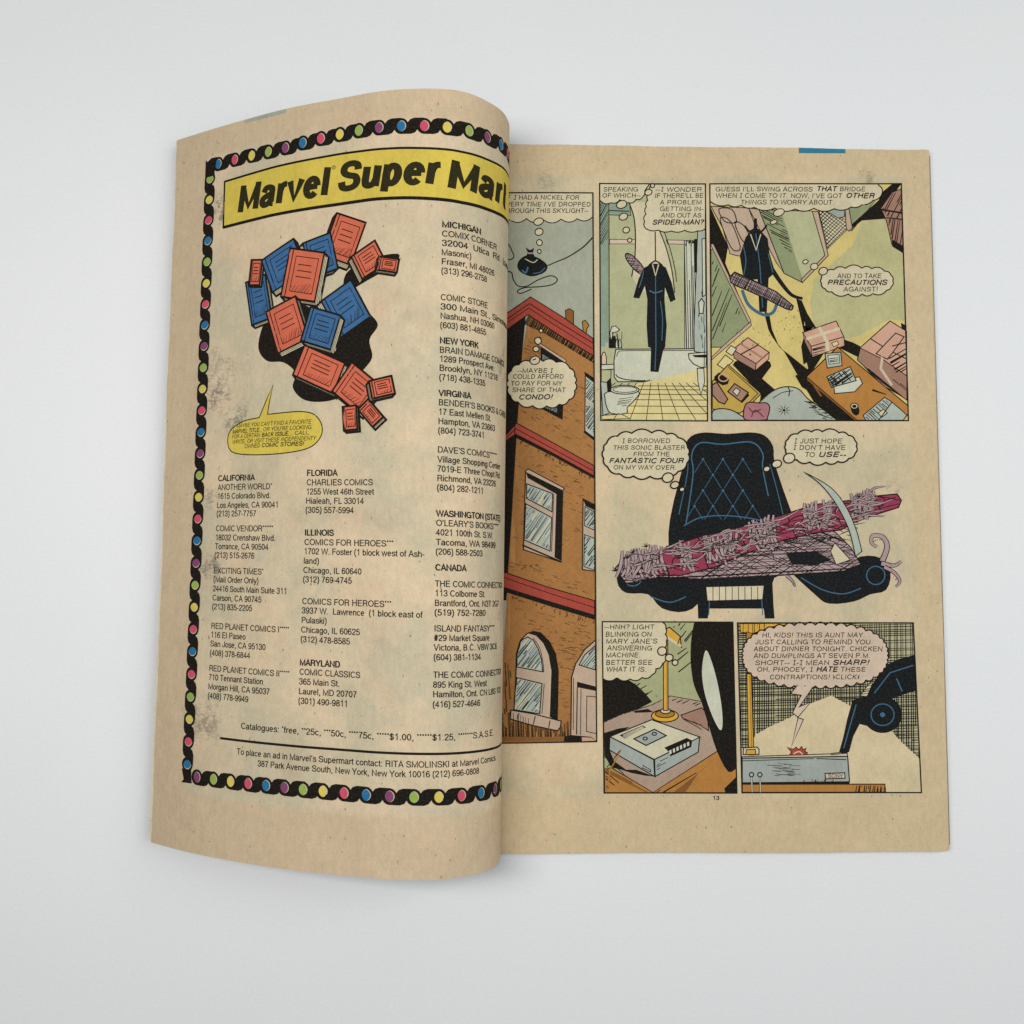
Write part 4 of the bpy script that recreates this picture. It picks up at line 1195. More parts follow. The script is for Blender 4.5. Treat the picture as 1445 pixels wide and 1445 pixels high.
lettering(pr, R1, [('SPEAKING', 775, 1014, 387), ('OF WHICH--', 768, 1032, 428), ('--| WONDER', 1128, 1448, 388), ("IF THERE'LL BE", 1126, 1458, 430), ('A PROBLEM', 1160, 1446, 475),
                   ('GETTING IN-', 1158, 1458, 520), ('AND OUT AS', 1168, 1444, 564), ('SPIDER-MAN?', 1108, 1458, 612, 1)])
pr.outline([tl, tr_, br, bl], 0.36)
pr.build('bathroom_panel', right_page)

# --- panel 3: cluttered room seen from above
pr = Print(right_map, STEP)
tl, tr_, br, bl = R5(82, 265), R5(1110, 263), R6(1148, 660), R6(92, 660)
fill(pr, [tl, tr_, br, bl], 'floor_yellow')
fill(pr, R5.l(900, 460, 1040, 450, 1125, 640, 1132, 1000, 1050, 990, 880, 1080, 700, 1130, 640, 1030, 620, 900, 640, 780, 850, 590), 'floor_green')
# black wall edge, door and green walls
fill(pr, R5.l(84, 385, 180, 600, 165, 690, 300, 1010, 280, 1010, 86, 590), 'black')
fill(pr, R5.l(88, 620, 100, 610, 302, 1010, 150, 1141, 90, 1141), 'wall_green', 0.25)
pr.hatch(R5.l(95, 640, 250, 960, 150, 1060, 95, 1100), 68, 1.5, 0.25, jitter=.8, broken=.6)
fill(pr, R5.l(86, 590, 100, 585, 302, 1000, 292, 1015), 'stone', 0.2)
fill(pr, R6.l(92, 320, 150, 262, 300, 130, 305, 150, 160, 275, 92, 335), 'stone', 0.2)
fill(pr, R5.l(88, 385, 290, 395, 345, 545, 300, 660, 225, 650, 190, 640, 150, 500), 'stone', 0.25)
for q in (R5.l(130, 400, 200, 402, 225, 460, 215, 475, 160, 465), R5.l(140, 445, 195, 470, 245, 600, 225, 625, 195, 605, 150, 500), R5.l(215, 470, 265, 490, 300, 560, 290, 590, 250, 560)):
    pr.outline(smooth(q, True, 3), 0.3)
fill(pr, R5.l(290, 395, 345, 402, 480, 745, 440, 690), 'stone', 0.25)
fill(pr, R5.l(345, 402, 632, 412, 716, 650, 575, 792, 480, 745), 'wall_green', 0.28)
fill(pr, R5.l(465, 412, 632, 412, 712, 645, 578, 770), 'bath_green')
pr.hatch(R5.l(350, 410, 455, 412, 515, 600, 430, 560), -28, 0.9, 0.25, jitter=.6, broken=.5)
pr.hatch(R5.l(430, 470, 500, 520, 525, 640, 470, 600), -28, 0.9, 0.22, jitter=.6, broken=.6)
fill(pr, R5.l(632, 412, 664, 414, 718, 648, 578, 795, 572, 778, 700, 648), 'stone', 0.25)
# tiled landing, blue rug, railing
tilefl = R5.l(668, 412, 700, 400, 835, 470, 828, 500, 715, 612)
fill(pr, tilefl, 'cream', 0.2)
pr.hatch(tilefl, 45, 1.05, 0.24, jitter=.05)
pr.hatch(tilefl, -38, 1.05, 0.24, jitter=.05)
fill(pr, R5.l(690, 398, 808, 394, 805, 440, 770, 448), 'machine', 0.25)
fill(pr, R5.l(825, 390, 960, 345, 985, 335, 845, 515, 830, 505), 'wall_green', 0.25)
fill(pr, R5.l(808, 392, 828, 390, 848, 500, 830, 518, 815, 505), 'stone', 0.25)
fill(pr, R5.l(1005, 310, 1060, 265, 1109, 265, 1020, 395, 1040, 450, 900, 460, 850, 500, 845, 480, 990, 350), 'black')
fill(pr, R5.l(1000, 395, 1060, 310, 1110, 290, 1122, 620, 1060, 590, 1030, 460), 'parcel_dark', 0.25)
fill(pr, R5.l(1060, 560, 1122, 600, 1123, 638, 1062, 600), 'black')
pr.hatch(R5.l(1010, 400, 1065, 315, 1110, 300, 1118, 460, 1040, 440), 62, 0.8, 0.32, jitter=.6, broken=.3)
pr.hatch(R5.l(1035, 450, 1118, 455, 1120, 600, 1065, 580), 80, 0.9, 0.3, jitter=.6, broken=.3)
ln(pr, R5.l(995, 400, 1115, 420), 0.5)
ln(pr, R5.l(1030, 445, 1120, 455), 0.35)
# black coat stand and its long shadow
fill(pr, R5.l(375, 950, 400, 960, 415, 1045, 455, 1141) + R6.l(500, 300, 600, 380, 700, 470, 870, 640, 868, 658, 770, 658, 640, 560, 560, 430, 480, 290, 412, 205, 395, 170, 380, 110), 'black')
fill(pr, R5.l(545, 880, 575, 890, 605, 960, 652, 1035, 600, 1060, 590, 1000) + R6.l(588, 150, 640, 160, 660, 250, 640, 320, 585, 360, 572, 262, 590, 200), 'black')
fill(pr, R6.l(590, 300, 700, 290, 610, 430, 860, 655, 700, 560, 575, 480, 540, 420, 610, 380), 'black')
stand = smooth(R5.l(300, 470, 345, 460, 395, 540, 425, 610, 470, 660, 480, 690, 462, 695, 415, 650, 430, 720, 470, 775, 512, 850, 575, 872, 580, 885, 515, 880, 455, 800, 400, 755, 388, 850, 382, 945, 350, 945, 342, 850, 330, 740, 320, 640, 285, 660, 282, 770, 262, 780, 248, 680, 245, 570, 290, 540, 290, 490), True, 3)
coat3 = R5.l(275, 555, 300, 520, 355, 520, 390, 560, 400, 640, 430, 740, 395, 770, 385, 950, 350, 950, 340, 775, 265, 780, 245, 650)
fill(pr, coat3, 'night', 0.25)
fill(pr, R5.l(318, 450, 334, 450, 338, 525, 316, 525), 'night')
ln(pr, smooth(R5.l(268, 490, 295, 520, 326, 505, 358, 520, 388, 486)), 0.55)
ln(pr, smooth(R5.l(400, 700, 460, 790, 520, 860, 580, 880)), 1.1, 'night', t=(1.3, .7))
ln(pr, smooth(R5.l(262, 600, 275, 680, 262, 760)), 0.25, 'shine')
ln(pr, smooth(R5.l(395, 640, 420, 740)), 0.25, 'shine')
ln(pr, R5.l(328, 530, 350, 700, 365, 930), 0.25, 'shine')
ln(pr, R5.l(300, 535, 330, 620, 355, 535), 0.3, 'cream')
strap = smooth(R5.l(255, 835, 290, 915, 365, 966, 420, 955, 442, 905))
ln(pr, strap, 0.9, 'shine')
tube = [R5(*q) for q in [(188, 765), (215, 738), (330, 790), (440, 845), (530, 920), (520, 942), (490, 935), (380, 880), (280, 835), (230, 815), (195, 795)]]
fill(pr, tube, 'webbing', 0.35)
pr.hatch(tube, 62, 0.5, 0.26, jitter=.6)
pr.hatch(tube, -25, 0.7, 0.22, jitter=.6, broken=.4)
pr.outline([R5(*q) for q in ring(515, 930, 14, 12, 12)], 0.2)
# parcels
fill(pr, R6.l(585, 200, 805, 225, 850, 240, 890, 260, 880, 320, 760, 262, 625, 322), 'black')
fill(pr, R6.l(580, 188, 760, 125, 802, 210, 625, 262), 'parcel', 0.28)
fill(pr, R6.l(580, 188, 625, 262, 632, 318, 592, 240), 'parcel_dark', 0.25)
fill(pr, R6.l(625, 262, 802, 210, 806, 258, 632, 320), 'parcel', 0.25)
pr.hatch(R6.l(632, 275, 700, 252, 700, 290, 636, 312), 15, 0.7, 0.3, broken=.3)
ln(pr, R6.l(668, 158, 712, 238, 716, 288), 0.9, 'cream')
ln(pr, R6.l(600, 222, 780, 165), 0.8, 'cream')
fill(pr, R6.l(735, 245, 765, 232, 775, 250, 748, 265), 'tile', 0.2)
fill(pr, R6.l(890, 268, 1050, 125, 1138, 180, 1140, 545, 1010, 470, 940, 400, 875, 330), 'parcel', 0.28)
fill(pr, R6.l(890, 270, 1010, 330, 1140, 420, 1140, 550, 1000, 450, 875, 335), 'parcel_dark', 0.25)
ln(pr, R6.l(945, 220, 1040, 280, 1140, 330), 0.3)
fill(pr, R6.l(975, 300, 1080, 190, 1125, 210, 1060, 300, 1035, 330), 'parcel', 0.3)
ln(pr, R6.l(1010, 310, 1000, 380, 1060, 470), 0.7, 'rose')
ln(pr, R6.l(1060, 260, 1138, 240), 0.3)
pr.hatch(R6.l(1040, 330, 1138, 260, 1140, 400, 1080, 400), 30, 1.0, 0.4, jitter=.8, broken=.4)
pr.hatch(R6.l(900, 345, 1140, 480, 1140, 545, 1000, 460), -40, 1.4, 0.28, jitter=.8, broken=.4)
fill(pr, R6.l(1108, 135, 1138, 150, 1138, 182, 1112, 165), 'black')
fill(pr, R6.l(215, 345, 300, 300, 405, 345, 412, 368, 362, 435, 438, 500, 400, 520, 350, 560, 355, 520, 205, 362), 'black')
fill(pr, R6.l(205, 280, 285, 215, 400, 295, 330, 355), 'parcel', 0.28)
fill(pr, R6.l(205, 280, 330, 355, 325, 392, 212, 325), 'parcel_dark', 0.25)
fill(pr, R6.l(330, 355, 400, 295, 398, 330, 326, 392), 'parcel', 0.25)
ln(pr, R6.l(245, 248, 365, 325), 0.5, 'parcel_dark')
ln(pr, R6.l(248, 305, 340, 255), 0.35)
fill(pr, R6.l(168, 290, 195, 258, 225, 275, 200, 312), 'cream', 0.25)
fill(pr, R6.l(122, 360, 165, 308, 208, 340, 160, 385), 'tile', 0.25)
# side table with telephone and answering machine
fill(pr, R6.l(95, 450, 180, 360, 357, 515, 300, 575, 245, 620, 95, 598), 'table_yellow', 0.28)
ln(pr, R6.l(180, 372, 340, 515, 290, 565), 0.22)
fill(pr, R6.l(105, 425, 130, 402, 186, 440, 178, 465, 150, 472, 108, 445), 'black')
pr.outline([R6(*q) for q in ring(155, 430, 26, 20, 14)], 0.3, inkname='parcel')
fill(pr, R6.l(95, 468, 120, 455, 178, 545, 160, 572, 130, 560, 95, 520), 'parcel_dark', 0.35)
fill(pr, R6.l(178, 505, 215, 462, 288, 510, 250, 560), 'parcel_dark', 0.35)
fill(pr, R6.l(205, 505, 222, 485, 245, 500, 228, 528), 'tub', 0.25)
ln(pr, R6.l(250, 562, 290, 520), 0.7)
# couch and cushion
couch = smooth(R6.l(95, 658, 97, 610, 140, 596, 200, 605, 260, 640), n=3) + smooth(R6.l(350, 560, 400, 515, 450, 487, 505, 478, 560, 492, 610, 545, 690, 600, 765, 658), n=3)
fill(pr, couch, 'couch', 0.32)
ln(pr, smooth(R6.l(420, 540, 470, 510, 530, 500)), 0.22)
ln(pr, smooth(R6.l(500, 480, 510, 500, 505, 530)), 0.3)
fill(pr, [R6(*q) for q in ring(480, 605, 9, 7, 10)], 'black')
for a in range(0, 360, 40):
    c, s = math.cos(math.radians(a)), math.sin(math.radians(a))
    ln(pr, R6.l(480 + 14*c, 605 + 10*s, 480 + 36*c, 605 + 30*s), 0.22, t=(1.2, .3))
dashes(pr, [R6(590, 560), R6(620, 548), R6(755, 655), R6(700, 655)], 36, -8, 1.0, 2.6, 0.35, 12)
cush = smooth(R6.l(262, 618, 275, 572, 300, 562, 345, 566, 385, 566, 403, 590, 392, 640, 378, 657, 275, 657), True, 3)
fill(pr, cush, 'pillow', 0.32)
ln(pr, smooth(R6.l(290, 590, 315, 615, 355, 600)), 0.25)
ln(pr, smooth(R6.l(305, 640, 325, 605, 370, 640)), 0.25)
# low brown table with magazines, mug and newspaper
fill(pr, R6.l(600, 432, 870, 655, 860, 658, 840, 658, 690, 560, 590, 470), 'black')
fill(pr, R6.l(600, 425, 768, 265, 1146, 580, 1146, 625, 1118, 658, 872, 658), 'table_brown', 0.3)
fill(pr, R6.l(600, 425, 872, 658, 858, 658, 604, 445), 'brick_dark', 0.2)
ln(pr, R6.l(640, 470, 680, 530), 0.5, 'brick_dark')
fill(pr, R6.l(700, 300, 785, 293, 792, 365, 712, 378), 'pane', 0.28)
fill(pr, R6.l(715, 310, 775, 305, 780, 350, 722, 358), 'tub', 0.2)
pr.hatch(R6.l(722, 318, 770, 313, 774, 345, 726, 350), 8, 0.7, 0.25)
fill(pr, R6.l(745, 450, 885, 425, 902, 460, 860, 505, 752, 515), 'tub', 0.28)
fill(pr, R6.l(710, 425, 835, 370, 868, 445, 735, 482), 'pane', 0.3)
pr.hatch(R6.l(715, 428, 832, 378, 860, 440, 738, 476), 35, 0.8, 0.4, jitter=.8, broken=.35)
pr.hatch(R6.l(715, 428, 832, 378, 860, 440, 738, 476), -50, 1.2, 0.35, jitter=.8, broken=.5)
fill(pr, [R6(*q) for q in ring(862, 600, 22, 34, 14, tilt=-20)], 'black')
fill(pr, [R6(*q) for q in ring(858, 582, 20, 16, 14)], 'tub', 0.28)
fill(pr, [R6(*q) for q in ring(858, 583, 12, 9, 12)], 'black')
fill(pr, R6.l(905, 632, 1020, 535, 1060, 560, 1140, 630, 1120, 658, 920, 658), 'pane', 0.28)
pr.hatch(R6.l(915, 632, 1018, 545, 1055, 570, 990, 655, 930, 655), -42, 0.8, 0.25, broken=.3)
fill(pr, R6.l(985, 620, 1015, 598, 1035, 620, 1005, 642), 'cream', 0.25)
ln(pr, R6.l(1060, 560, 990, 656), 0.3)
ln(pr, R6.l(955, 495, 1030, 520), 0.5, t=(1.3, .4))
dashes(pr, [R5(170, 1030), R5(420, 1030), R5(420, 1141), R5(170, 1141)], 26, 60, 0.3, 0.9, 0.2, 40)
dashes(pr, [R6(440, 60), R6(570, 60), R6(570, 250), R6(440, 200)], 24, 60, 0.3, 0.8, 0.2, 50)
# caption and balloon
cp = bulge([(1000, 330), (960, 350), (900, 375), (840, 388), (750, 398), (640, 396), (540, 400), (430, 395), (320, 392), (250, 380), (180, 378), (86, 360)], 0.14)
fill(pr, R5.l(86, 269, 985, 269, 1005, 285, 1010, 310) + [R5(*q) for q in cp], 'cream')
ln(pr, smooth(R5.l(985, 268, 1006, 288, 1008, 312, 1000, 330), n=3) + [R5(*q) for q in cp], 0.32)
lettering(pr, R5, [("GUESS I'LL SWING ACROSS", 110, 634, 306), ('THAT', 652, 762, 304, 1), ('BRIDGE', 778, 918, 304), ("WHEN | COME TO IT. NOW, I'VE GOT", 112, 792, 341), ('OTHER', 810, 966, 340, 1),
                   ('THINGS TO WORRY ABOUT.', 246, 750, 376)], cap=25)
bubbles(pr, R5, [(452, 419, 30, 19), (424, 470, 19, 11), (595, 683, 15, 11), (642, 708, 20, 17)], 0.26)
b = [R5(*q) for q in scallop(872, 786, 192, 70, 17, 0.2, 8)]
fill(pr, b, 'cream', 0.32)
bubbles(pr, R5, [(690, 733, 24, 20)], 0.3)
lettering(pr, R5, [('AND TO TAKE', 765, 1004, 770), ('PRECAUTIONS', 710, 1032, 806, 1), ('AGAINST!', 798, 986, 842)], cap=25)
pr.outline([tl, tr_, br, bl], 0.36)
pr.build('cluttered_room_panel', right_page)

# --- panel 4: a black wing chair with a strapped magenta tube laid over its arms
PX = Trace(0, 0, 1.0)
pr = Print(right_map, STEP)
chair = smooth(PX.l(964, 660, 966, 632, 976, 616, 995, 611, 1025, 613, 1058, 611, 1078, 615, 1090, 630, 1092, 652, 1104, 690, 1120, 740, 1120, 800, 1092, 815, 1090, 840, 1092, 872), n=3) + \
        PX.l(1080, 872, 1078, 858, 1000, 858, 998, 872) + smooth(PX.l(986, 872, 984, 840, 976, 815, 950, 800, 944, 752, 952, 705), n=3)
fill(pr, chair, 'night', 0.3)
arm_l = smooth(PX.l(950, 770, 925, 790, 895, 792, 874, 800, 872, 822, 884, 836, 915, 838, 935, 858, 968, 862, 985, 840), True, 3)
arm_r = smooth(PX.l(1100, 790, 1130, 800, 1180, 800, 1215, 786, 1242, 788, 1256, 808, 1250, 832, 1228, 838, 1205, 848, 1170, 851, 1150, 838), True, 3)
for a in (arm_l, arm_r):
    fill(pr, a, 'night', 0.3)
pr.outline([PX(*q) for q in ring(893, 815, 13, 12, 16)], 0.3, inkname='shine')
pr.outline([PX(*q) for q in ring(1236, 812, 13, 13, 16)], 0.3, inkname='shine')
ln(pr, smooth(PX.l(968, 740, 978, 670, 976, 642, 988, 625, 1020, 627, 1060, 624, 1076, 640, 1076, 660, 1084, 700)), 0.34, 'shine')
ln(pr, smooth(PX.l(958, 726, 970, 668, 970, 640)), 0.24, 'shine')
ln(pr, smooth(PX.l(1108, 740, 1096, 690, 1086, 655)), 0.24, 'shine')
for x, y in ((992, 648), (1020, 648), (1048, 648), (1006, 670), (1034, 670), (992, 692), (1020, 692), (1048, 692), (1006, 714), (1034, 714), (1062, 714), (980, 714)):
    fill(pr, [PX(*q) for q in ring(x, y, 1.9, 1.9, 8)], 'shine')
    for ex in (-14, 14):
        ln(pr, PX.l(x, y, x + ex*.85, y + 19), 0.16, 'shine')
ln(pr, smooth(PX.l(965, 742, 990, 730, 1030, 728, 1075, 735, 1100, 748)), 0.3, 'shine')
ln(pr, smooth(PX.l(1130, 815, 1160, 832, 1190, 838, 1215, 830)), 0.3, 'shine')
ln(pr, smooth(PX.l(918, 842, 945, 850, 968, 842)), 0.3, 'shine')
ln(pr, PX.l(1000, 868, 1002, 835), 0.25, 'shine')
ln(pr, PX.l(1076, 868, 1074, 835), 0.25, 'shine')
fill(pr, PX.l(996, 828, 1078, 826, 1076, 846, 998, 848), 'cream', 0.25)
for x in range(1006, 1076, 9):
    ln(pr, PX.l(x, 828, x, 847), 0.2)
# torn strap curling from the right arm
for pts, w in ((PX.l(1245, 792, 1252, 772, 1246, 758, 1232, 756, 1230, 766, 1238, 772), 2.4), (PX.l(1244, 795, 1262, 798, 1272, 792), 2.0), (PX.l(1248, 800, 1262, 808, 1270, 820, 1264, 828), 1.6), (PX.l(1110, 812, 1118, 820, 1122, 828), 1.2)):
    q = smooth(pts, n=4)
    ln(pr, q, w*0.5 + 0.45, t=(1.1, .5))
    ln(pr, q, w*0.5, 'webbing', t=(1.1, .5))
    dashes(pr, [q[0], q[len(q)//3], q[2*len(q)//3], q[-1]], 5, 30, 0.4, 1.0, 0.2, 60)
# webbing slung under the tube
web = PX.l(868, 802, 882, 786, 930, 776, 1010, 782, 1090, 748, 1160, 742, 1180, 752, 1200, 772, 1215, 796, 1190, 806, 1100, 812, 1000, 818, 930, 814, 884, 824)
fill(pr, web, 'webbing', 0.3)
pr.hatch(web, 3, 0.75, 0.22, jitter=.9, broken=.25)
pr.hatch(web, -24, 1.1, 0.2, jitter=.9, broken=.3)
pr.hatch(web, 34, 1.3, 0.2, jitter=.9, broken=.4)
fill(pr, PX.l(1178, 766, 1200, 790, 1180, 797, 1172, 778), 'cream', 0.25)
fill(pr, PX.l(1110, 782, 1150, 778, 1172, 790, 1150, 797, 1118, 796), 'night', 0.25)
tube = PX.l(905, 800, 930, 776, 985, 758, 1040, 745, 1100, 728, 1150, 712, 1200, 706, 1235, 700, 1266, 697, 1272, 706, 1268, 716, 1236, 726, 1206, 737, 1186, 748, 1150, 752, 1100, 764, 1050, 782, 1010, 800, 960, 812, 920, 812)
fill(pr, tube, 'magenta', 0.35)
for u0, v0 in (((930, 776), (945, 812)), ((985, 758), (1000, 803)), ((1040, 745), (1056, 780)), ((1110, 726), (1124, 760)), ((1150, 712), (1160, 752)), ((1200, 706), (1210, 738)), ((1235, 700), (1244, 724))):
    ln(pr, PX.l(*u0, *v0), 0.35)
for q in (PX.l(950, 784, 1060, 754, 1150, 728, 1264, 702), PX.l(950, 796, 1060, 766, 1150, 740, 1268, 711), PX.l(1240, 700, 1270, 706)):
    ln(pr, q, 0.22)
for cx, cy, rx, ry in ((1031, 775, 13, 11), (1128, 737, 17, 9), (1192, 722, 14, 12), (962, 790, 14, 7), (1240, 708, 9, 7)):
    p = [PX(*q) for q in ring(cx, cy, rx, ry, 14, tilt=-16)]
    fill(pr, p, 'magenta', 0.3)
    ln(pr, PX.l(cx - rx*.6, cy - ry*.2, cx + rx*.5, cy - ry*.55), 0.2)
# ties wound round the tube
for x, y, s in ((890, 798, 26), (908, 795, 24), (926, 790, 20), (968, 784, 12), (1010, 776, 26), (1030, 768, 12), (1072, 754, 26), (1090, 748, 18), (1148, 728, 20), (1166, 726, 14), (1212, 713, 16), (1228, 710, 10)):
    for k in range(int(s*0.42)):
        dx, lean = random.uniform(-s*.55, s*.55), random.uniform(-10, 14)
        q = smooth(PX.l(x + dx - lean*.4, y - 19 + random.uniform(-3, 3), x + dx + random.uniform(-3, 3), y, x + dx + lean, y + 19 + random.uniform(-4, 4)), n=3)
        ln(pr, q, 1.05, t=(.7, 1.2, .7))
        ln(pr, q, 0.72, 'webbing', t=(.7, 1.2, .7))
for _ in range(110):
    x = random.uniform(878, 1225)
    y = 800 - (x - 880)*0.265 + random.uniform(-13, 20)
    l = random.uniform(10, 40)
    q = smooth(PX.l(x, y, x + l*.4, y + random.uniform(-9, 5), x + l, y - l*.2 + random.uniform(-8, 10)), n=3)
    ln(pr, q, 0.62, t=(.5, 1.2, .4))
    ln(pr, q, 0.36, 'webbing', t=(.5, 1.2, .4))
for _ in range(90):
    x = random.uniform(880, 1205)
    y = 800 - (x - 880)*0.20 + random.uniform(-16, 22)
    ln(pr, smooth(PX.l(x, y, x + random.uniform(5, 14), y + random.uniform(-7, 5), x + random.uniform(14, 34), y + random.uniform(-10, 8)), n=3), 0.2, t=(.6, 1.2, .4))
for cx, cy, d in ((885, 788, 1), (893, 780, 1), (912, 772, 1), (1212, 702, 1), (868, 806, -1)):
    for a in (40, 80, 120, 165):
        ln(pr, PX.l(cx, cy, cx + 6*math.cos(math.radians(a)), cy - 6*math.sin(math.radians(a))), 0.25, t=(1.2, .4))
# pale cord whipped up over the tube
wh = smooth(PX.l(1134, 666, 1158, 684, 1180, 712, 1198, 748, 1207, 785), n=4)
w2 = smooth(PX.l(1216, 778, 1208, 748, 1194, 716, 1172, 688, 1134, 666), n=4)
fill(pr, wh + w2, 'pane', 0.26)
pr.build('wing_chair_picture', right_page)

above = pr.i + 4
pr = Print(right_map, STEP)
pr.i = above
b = [R2(*q) for q in scallop(1067, 826, 288, 148, 17, 0.2, 11)]
fill(pr, b, 'cream', 0.42)
bubbles(pr, R2, [(1215, 983, 38, 32), (1263, 1033, 30, 23), (1312, 1063, 18, 15)], 0.38)
lettering(pr, R2, [('| BORROWED', 903, 1232, 748), ('THIS SONIC BLASTER', 842, 1332, 794), ('FROM THE', 978, 1230, 838), ('FANTASTIC FOUR', 812, 1322, 884, 1), ('ON MY WAY OVER.', 843, 1276, 929)])
pr.build('thought_balloon', right_page)
pr = Print(right_map, STEP)
pr.i = above
b = [R6(*q) for q in scallop(678, 802, 190, 82, 17, 0.2, 21)]
fill(pr, b, 'cream', 0.4)
bubbles(pr, R6, [(507, 862, 31, 26), (440, 893, 26, 20), (386, 920, 18, 14)], 0.36)
lettering(pr, R6, [('| JUST HOPE', 532, 792, 783), ("| DON'T HAVE", 527, 810, 818), ('TO', 590, 644, 856), ('USE--', 660, 812, 856, 1)], cap=26)
pr.build('thought_balloon', right_page)

# --- panel 5: desk with lamp and answering machine
pr = Print(right_map, STEP)
tl, tr_, br, bl = R3(770, 565), R7(205, 905), R8(227, 985), R4(783, 718)
fill(pr, [tl, tr_, br, bl], 'panel_green')
pr.hatch(R3.l(1230, 575, 1440, 575, 1440, 740, 1330, 700), 52, 1.5, 0.32, jitter=.5, broken=.4)
pr.hatch(R3.l(1280, 740, 1400, 740, 1400, 920, 1290, 940), 38, 2.6, 0.32, jitter=.6, broken=.5)
pr.hatch(R3.l(960, 960, 1080, 1000, 1150, 1080, 1060, 1060), 32, 1.7, 0.32, jitter=.6, broken=.4)
fill(pr, smooth(R3.l(772, 955, 860, 945, 950, 962, 1040, 1030, 1110, 1110), n=3) + R3.l(990, 1172, 880, 1210, 779, 1245), 'black')
desk = R3.l(780, 1250, 900, 1196, 1105, 1132, 1232, 1070, 1445, 1108) + [R8(60, 520), R8(215, 800)] + R4.l(1115, 715, 940, 610, 785, 470)
fill(pr, desk, 'stone', 0.28)
pr.hatch(desk, 40, 0.58, 0.2, 'dot_grey', jitter=0.05)
pr.hatch(desk, -50, 0.58, 0.14, 'dot_grey', jitter=0.05)
pr.hatch(R3.l(1120, 1135, 1235, 1080, 1440, 1115, 1430, 1140, 1250, 1110), 24, 1.3, 0.25, broken=.5)
fill(pr, R3.l(985, 1172, 1080, 1158, 1120, 1180, 990, 1185), 'black')
fill(pr, R3.l(1305, 1200, 1445, 1150) + [R8(70, 560), R8(75, 650), R8(-5, 600)] + R3.l(1445, 1300, 1320, 1225), 'parcel_dark', 0.28)
ln(pr, R3.l(1325, 1225, 1445, 1270), 0.25)
# desk front
fill(pr, R4.l(785, 560, 830, 545, 1115, 715, 786, 716), 'table_brown', 0.28)
fill(pr, R4.l(1115, 715) + [R8(185, 720), R8(223, 830), R8(225, 983)], 'table_brown', 0.28)
fill(pr, R4.l(786, 545, 970, 640, 985, 660, 1090, 716, 1070, 716, 786, 575), 'brick_dark')
fill(pr, R4.l(1250, 716, 1400, 600) + [R8(120, 790), R8(20, 880), R8(-50, 983)], 'brick_dark')
pr.hatch(R4.l(1140, 712, 1400, 570, 1420, 590, 1200, 714), 30, 0.7, 0.28, jitter=.5)
pr.hatch(R4.l(790, 570, 900, 640, 800, 700), -38, 1.2, 0.28, jitter=.5, broken=.4)
# shadow of the machine, then the machine
fill(pr, R4.l(783, 310, 880, 280, 960, 268, 830, 345, 826, 440, 850, 500, 960, 580, 1060, 600, 1125, 606, 1000, 560, 900, 560, 830, 545, 786, 460), 'black')
fill(pr, R4.l(822, 335, 1120, 492, 1126, 606, 818, 425), 'machine', 0.3)
fill(pr, R4.l(1126, 490, 1432, 338, 1422, 440, 1130, 606), 'machine', 0.3)
fill(pr, R4.l(822, 335, 1106, 220, 1434, 338, 1124, 490), 'machine_top', 0.32)
fill(pr, R4.l(888, 325, 1045, 258, 1068, 272, 925, 350), 'black')
for k in range(4):
    ln(pr, R4.l(905 + k*6, 328 + k*6, 1045 + k*5, 265 + k*4), 0.18, 'cream')
fill(pr, R4.l(985, 350, 1125, 285, 1205, 328, 1068, 395), 'machine', 0.34)
for x, y in ((1062, 348), (1124, 316)):
    pr.outline([R4(*q) for q in ring(x, y, 15, 10, 12)], 0.3)
fill(pr, R4.l(1192, 410, 1345, 343, 1382, 362, 1375, 405, 1232, 470, 1225, 440), 'black')
for k in range(6):
    x = 1225 + k*24
    fill(pr, R4.l(x, 430 - k*11, x + 15, 423 - k*11, x + 17, 450 - k*11, x + 3, 456 - k*11), 'tub')
pr.hatch(R4.l(1140, 510, 1220, 470, 1200, 520, 1140, 570), 26, 0.8, 0.22, broken=.3)
ln(pr, R4.l(1040, 545, 1100, 575, 1098, 560, 1045, 530), 0.22)
ln(pr, R4.l(900, 420, 860, 500, 822, 560, 812, 640), 0.35, 'gold_dark')
ln(pr, R4.l(890, 430, 830, 510, 800, 545), 0.25)
# brass lamp
fill(pr, [R3(*q) for q in ring(1196, 1205, 92, 42, 24)], 'gold', 0.3)
fill(pr, [R3(*q) for q in ring(1196, 1192, 66, 26, 20)], 'gold_dark', 0.25)
fill(pr, [R3(*q) for q in ring(1200, 1172, 34, 18, 16)], 'cream', 0.3)
fill(pr, R3.l(1186, 690, 1216, 690, 1218, 1168, 1186, 1168), 'gold', 0.26)
ln(pr, R3.l(1210, 700, 1212, 1160), 0.35, 'gold_dark')
fill(pr, R3.l(1190, 620, 1228, 603, 1300, 665, 1308, 738, 1275, 722, 1208, 668), 'gold', 0.32)
ln(pr, R3.l(1210, 668, 1275, 715, 1306, 732), 0.7, 'cream')
ln(pr, R3.l(1300, 668, 1282, 720), 0.25)
# black curtain with a slit of light
curt = smooth(R3.l(1395, 568, 1375, 680, 1370, 820, 1385, 960, 1410, 1040, 1442, 1105), n=3) + smooth([R8(75, 620), R8(120, 760), R8(180, 870), R8(226, 850)], n=3) + [R7(207, 905)]
fill(pr, curt, 'black')
slit = smooth([R8(58, 222), R8(85, 260), R8(120, 380), R8(145, 520), R8(150, 620), R8(135, 645), R8(95, 570), R8(55, 450), R8(40, 330)], True, 4)
fill(pr, slit, 'tub')
ln(pr, [R8(165, 90), R8(175, 400), R8(205, 860)], 0.3, 'night')
fill(pr, [R8(160, 960), R8(222, 900), R8(226, 983), R8(165, 983)], 'black')
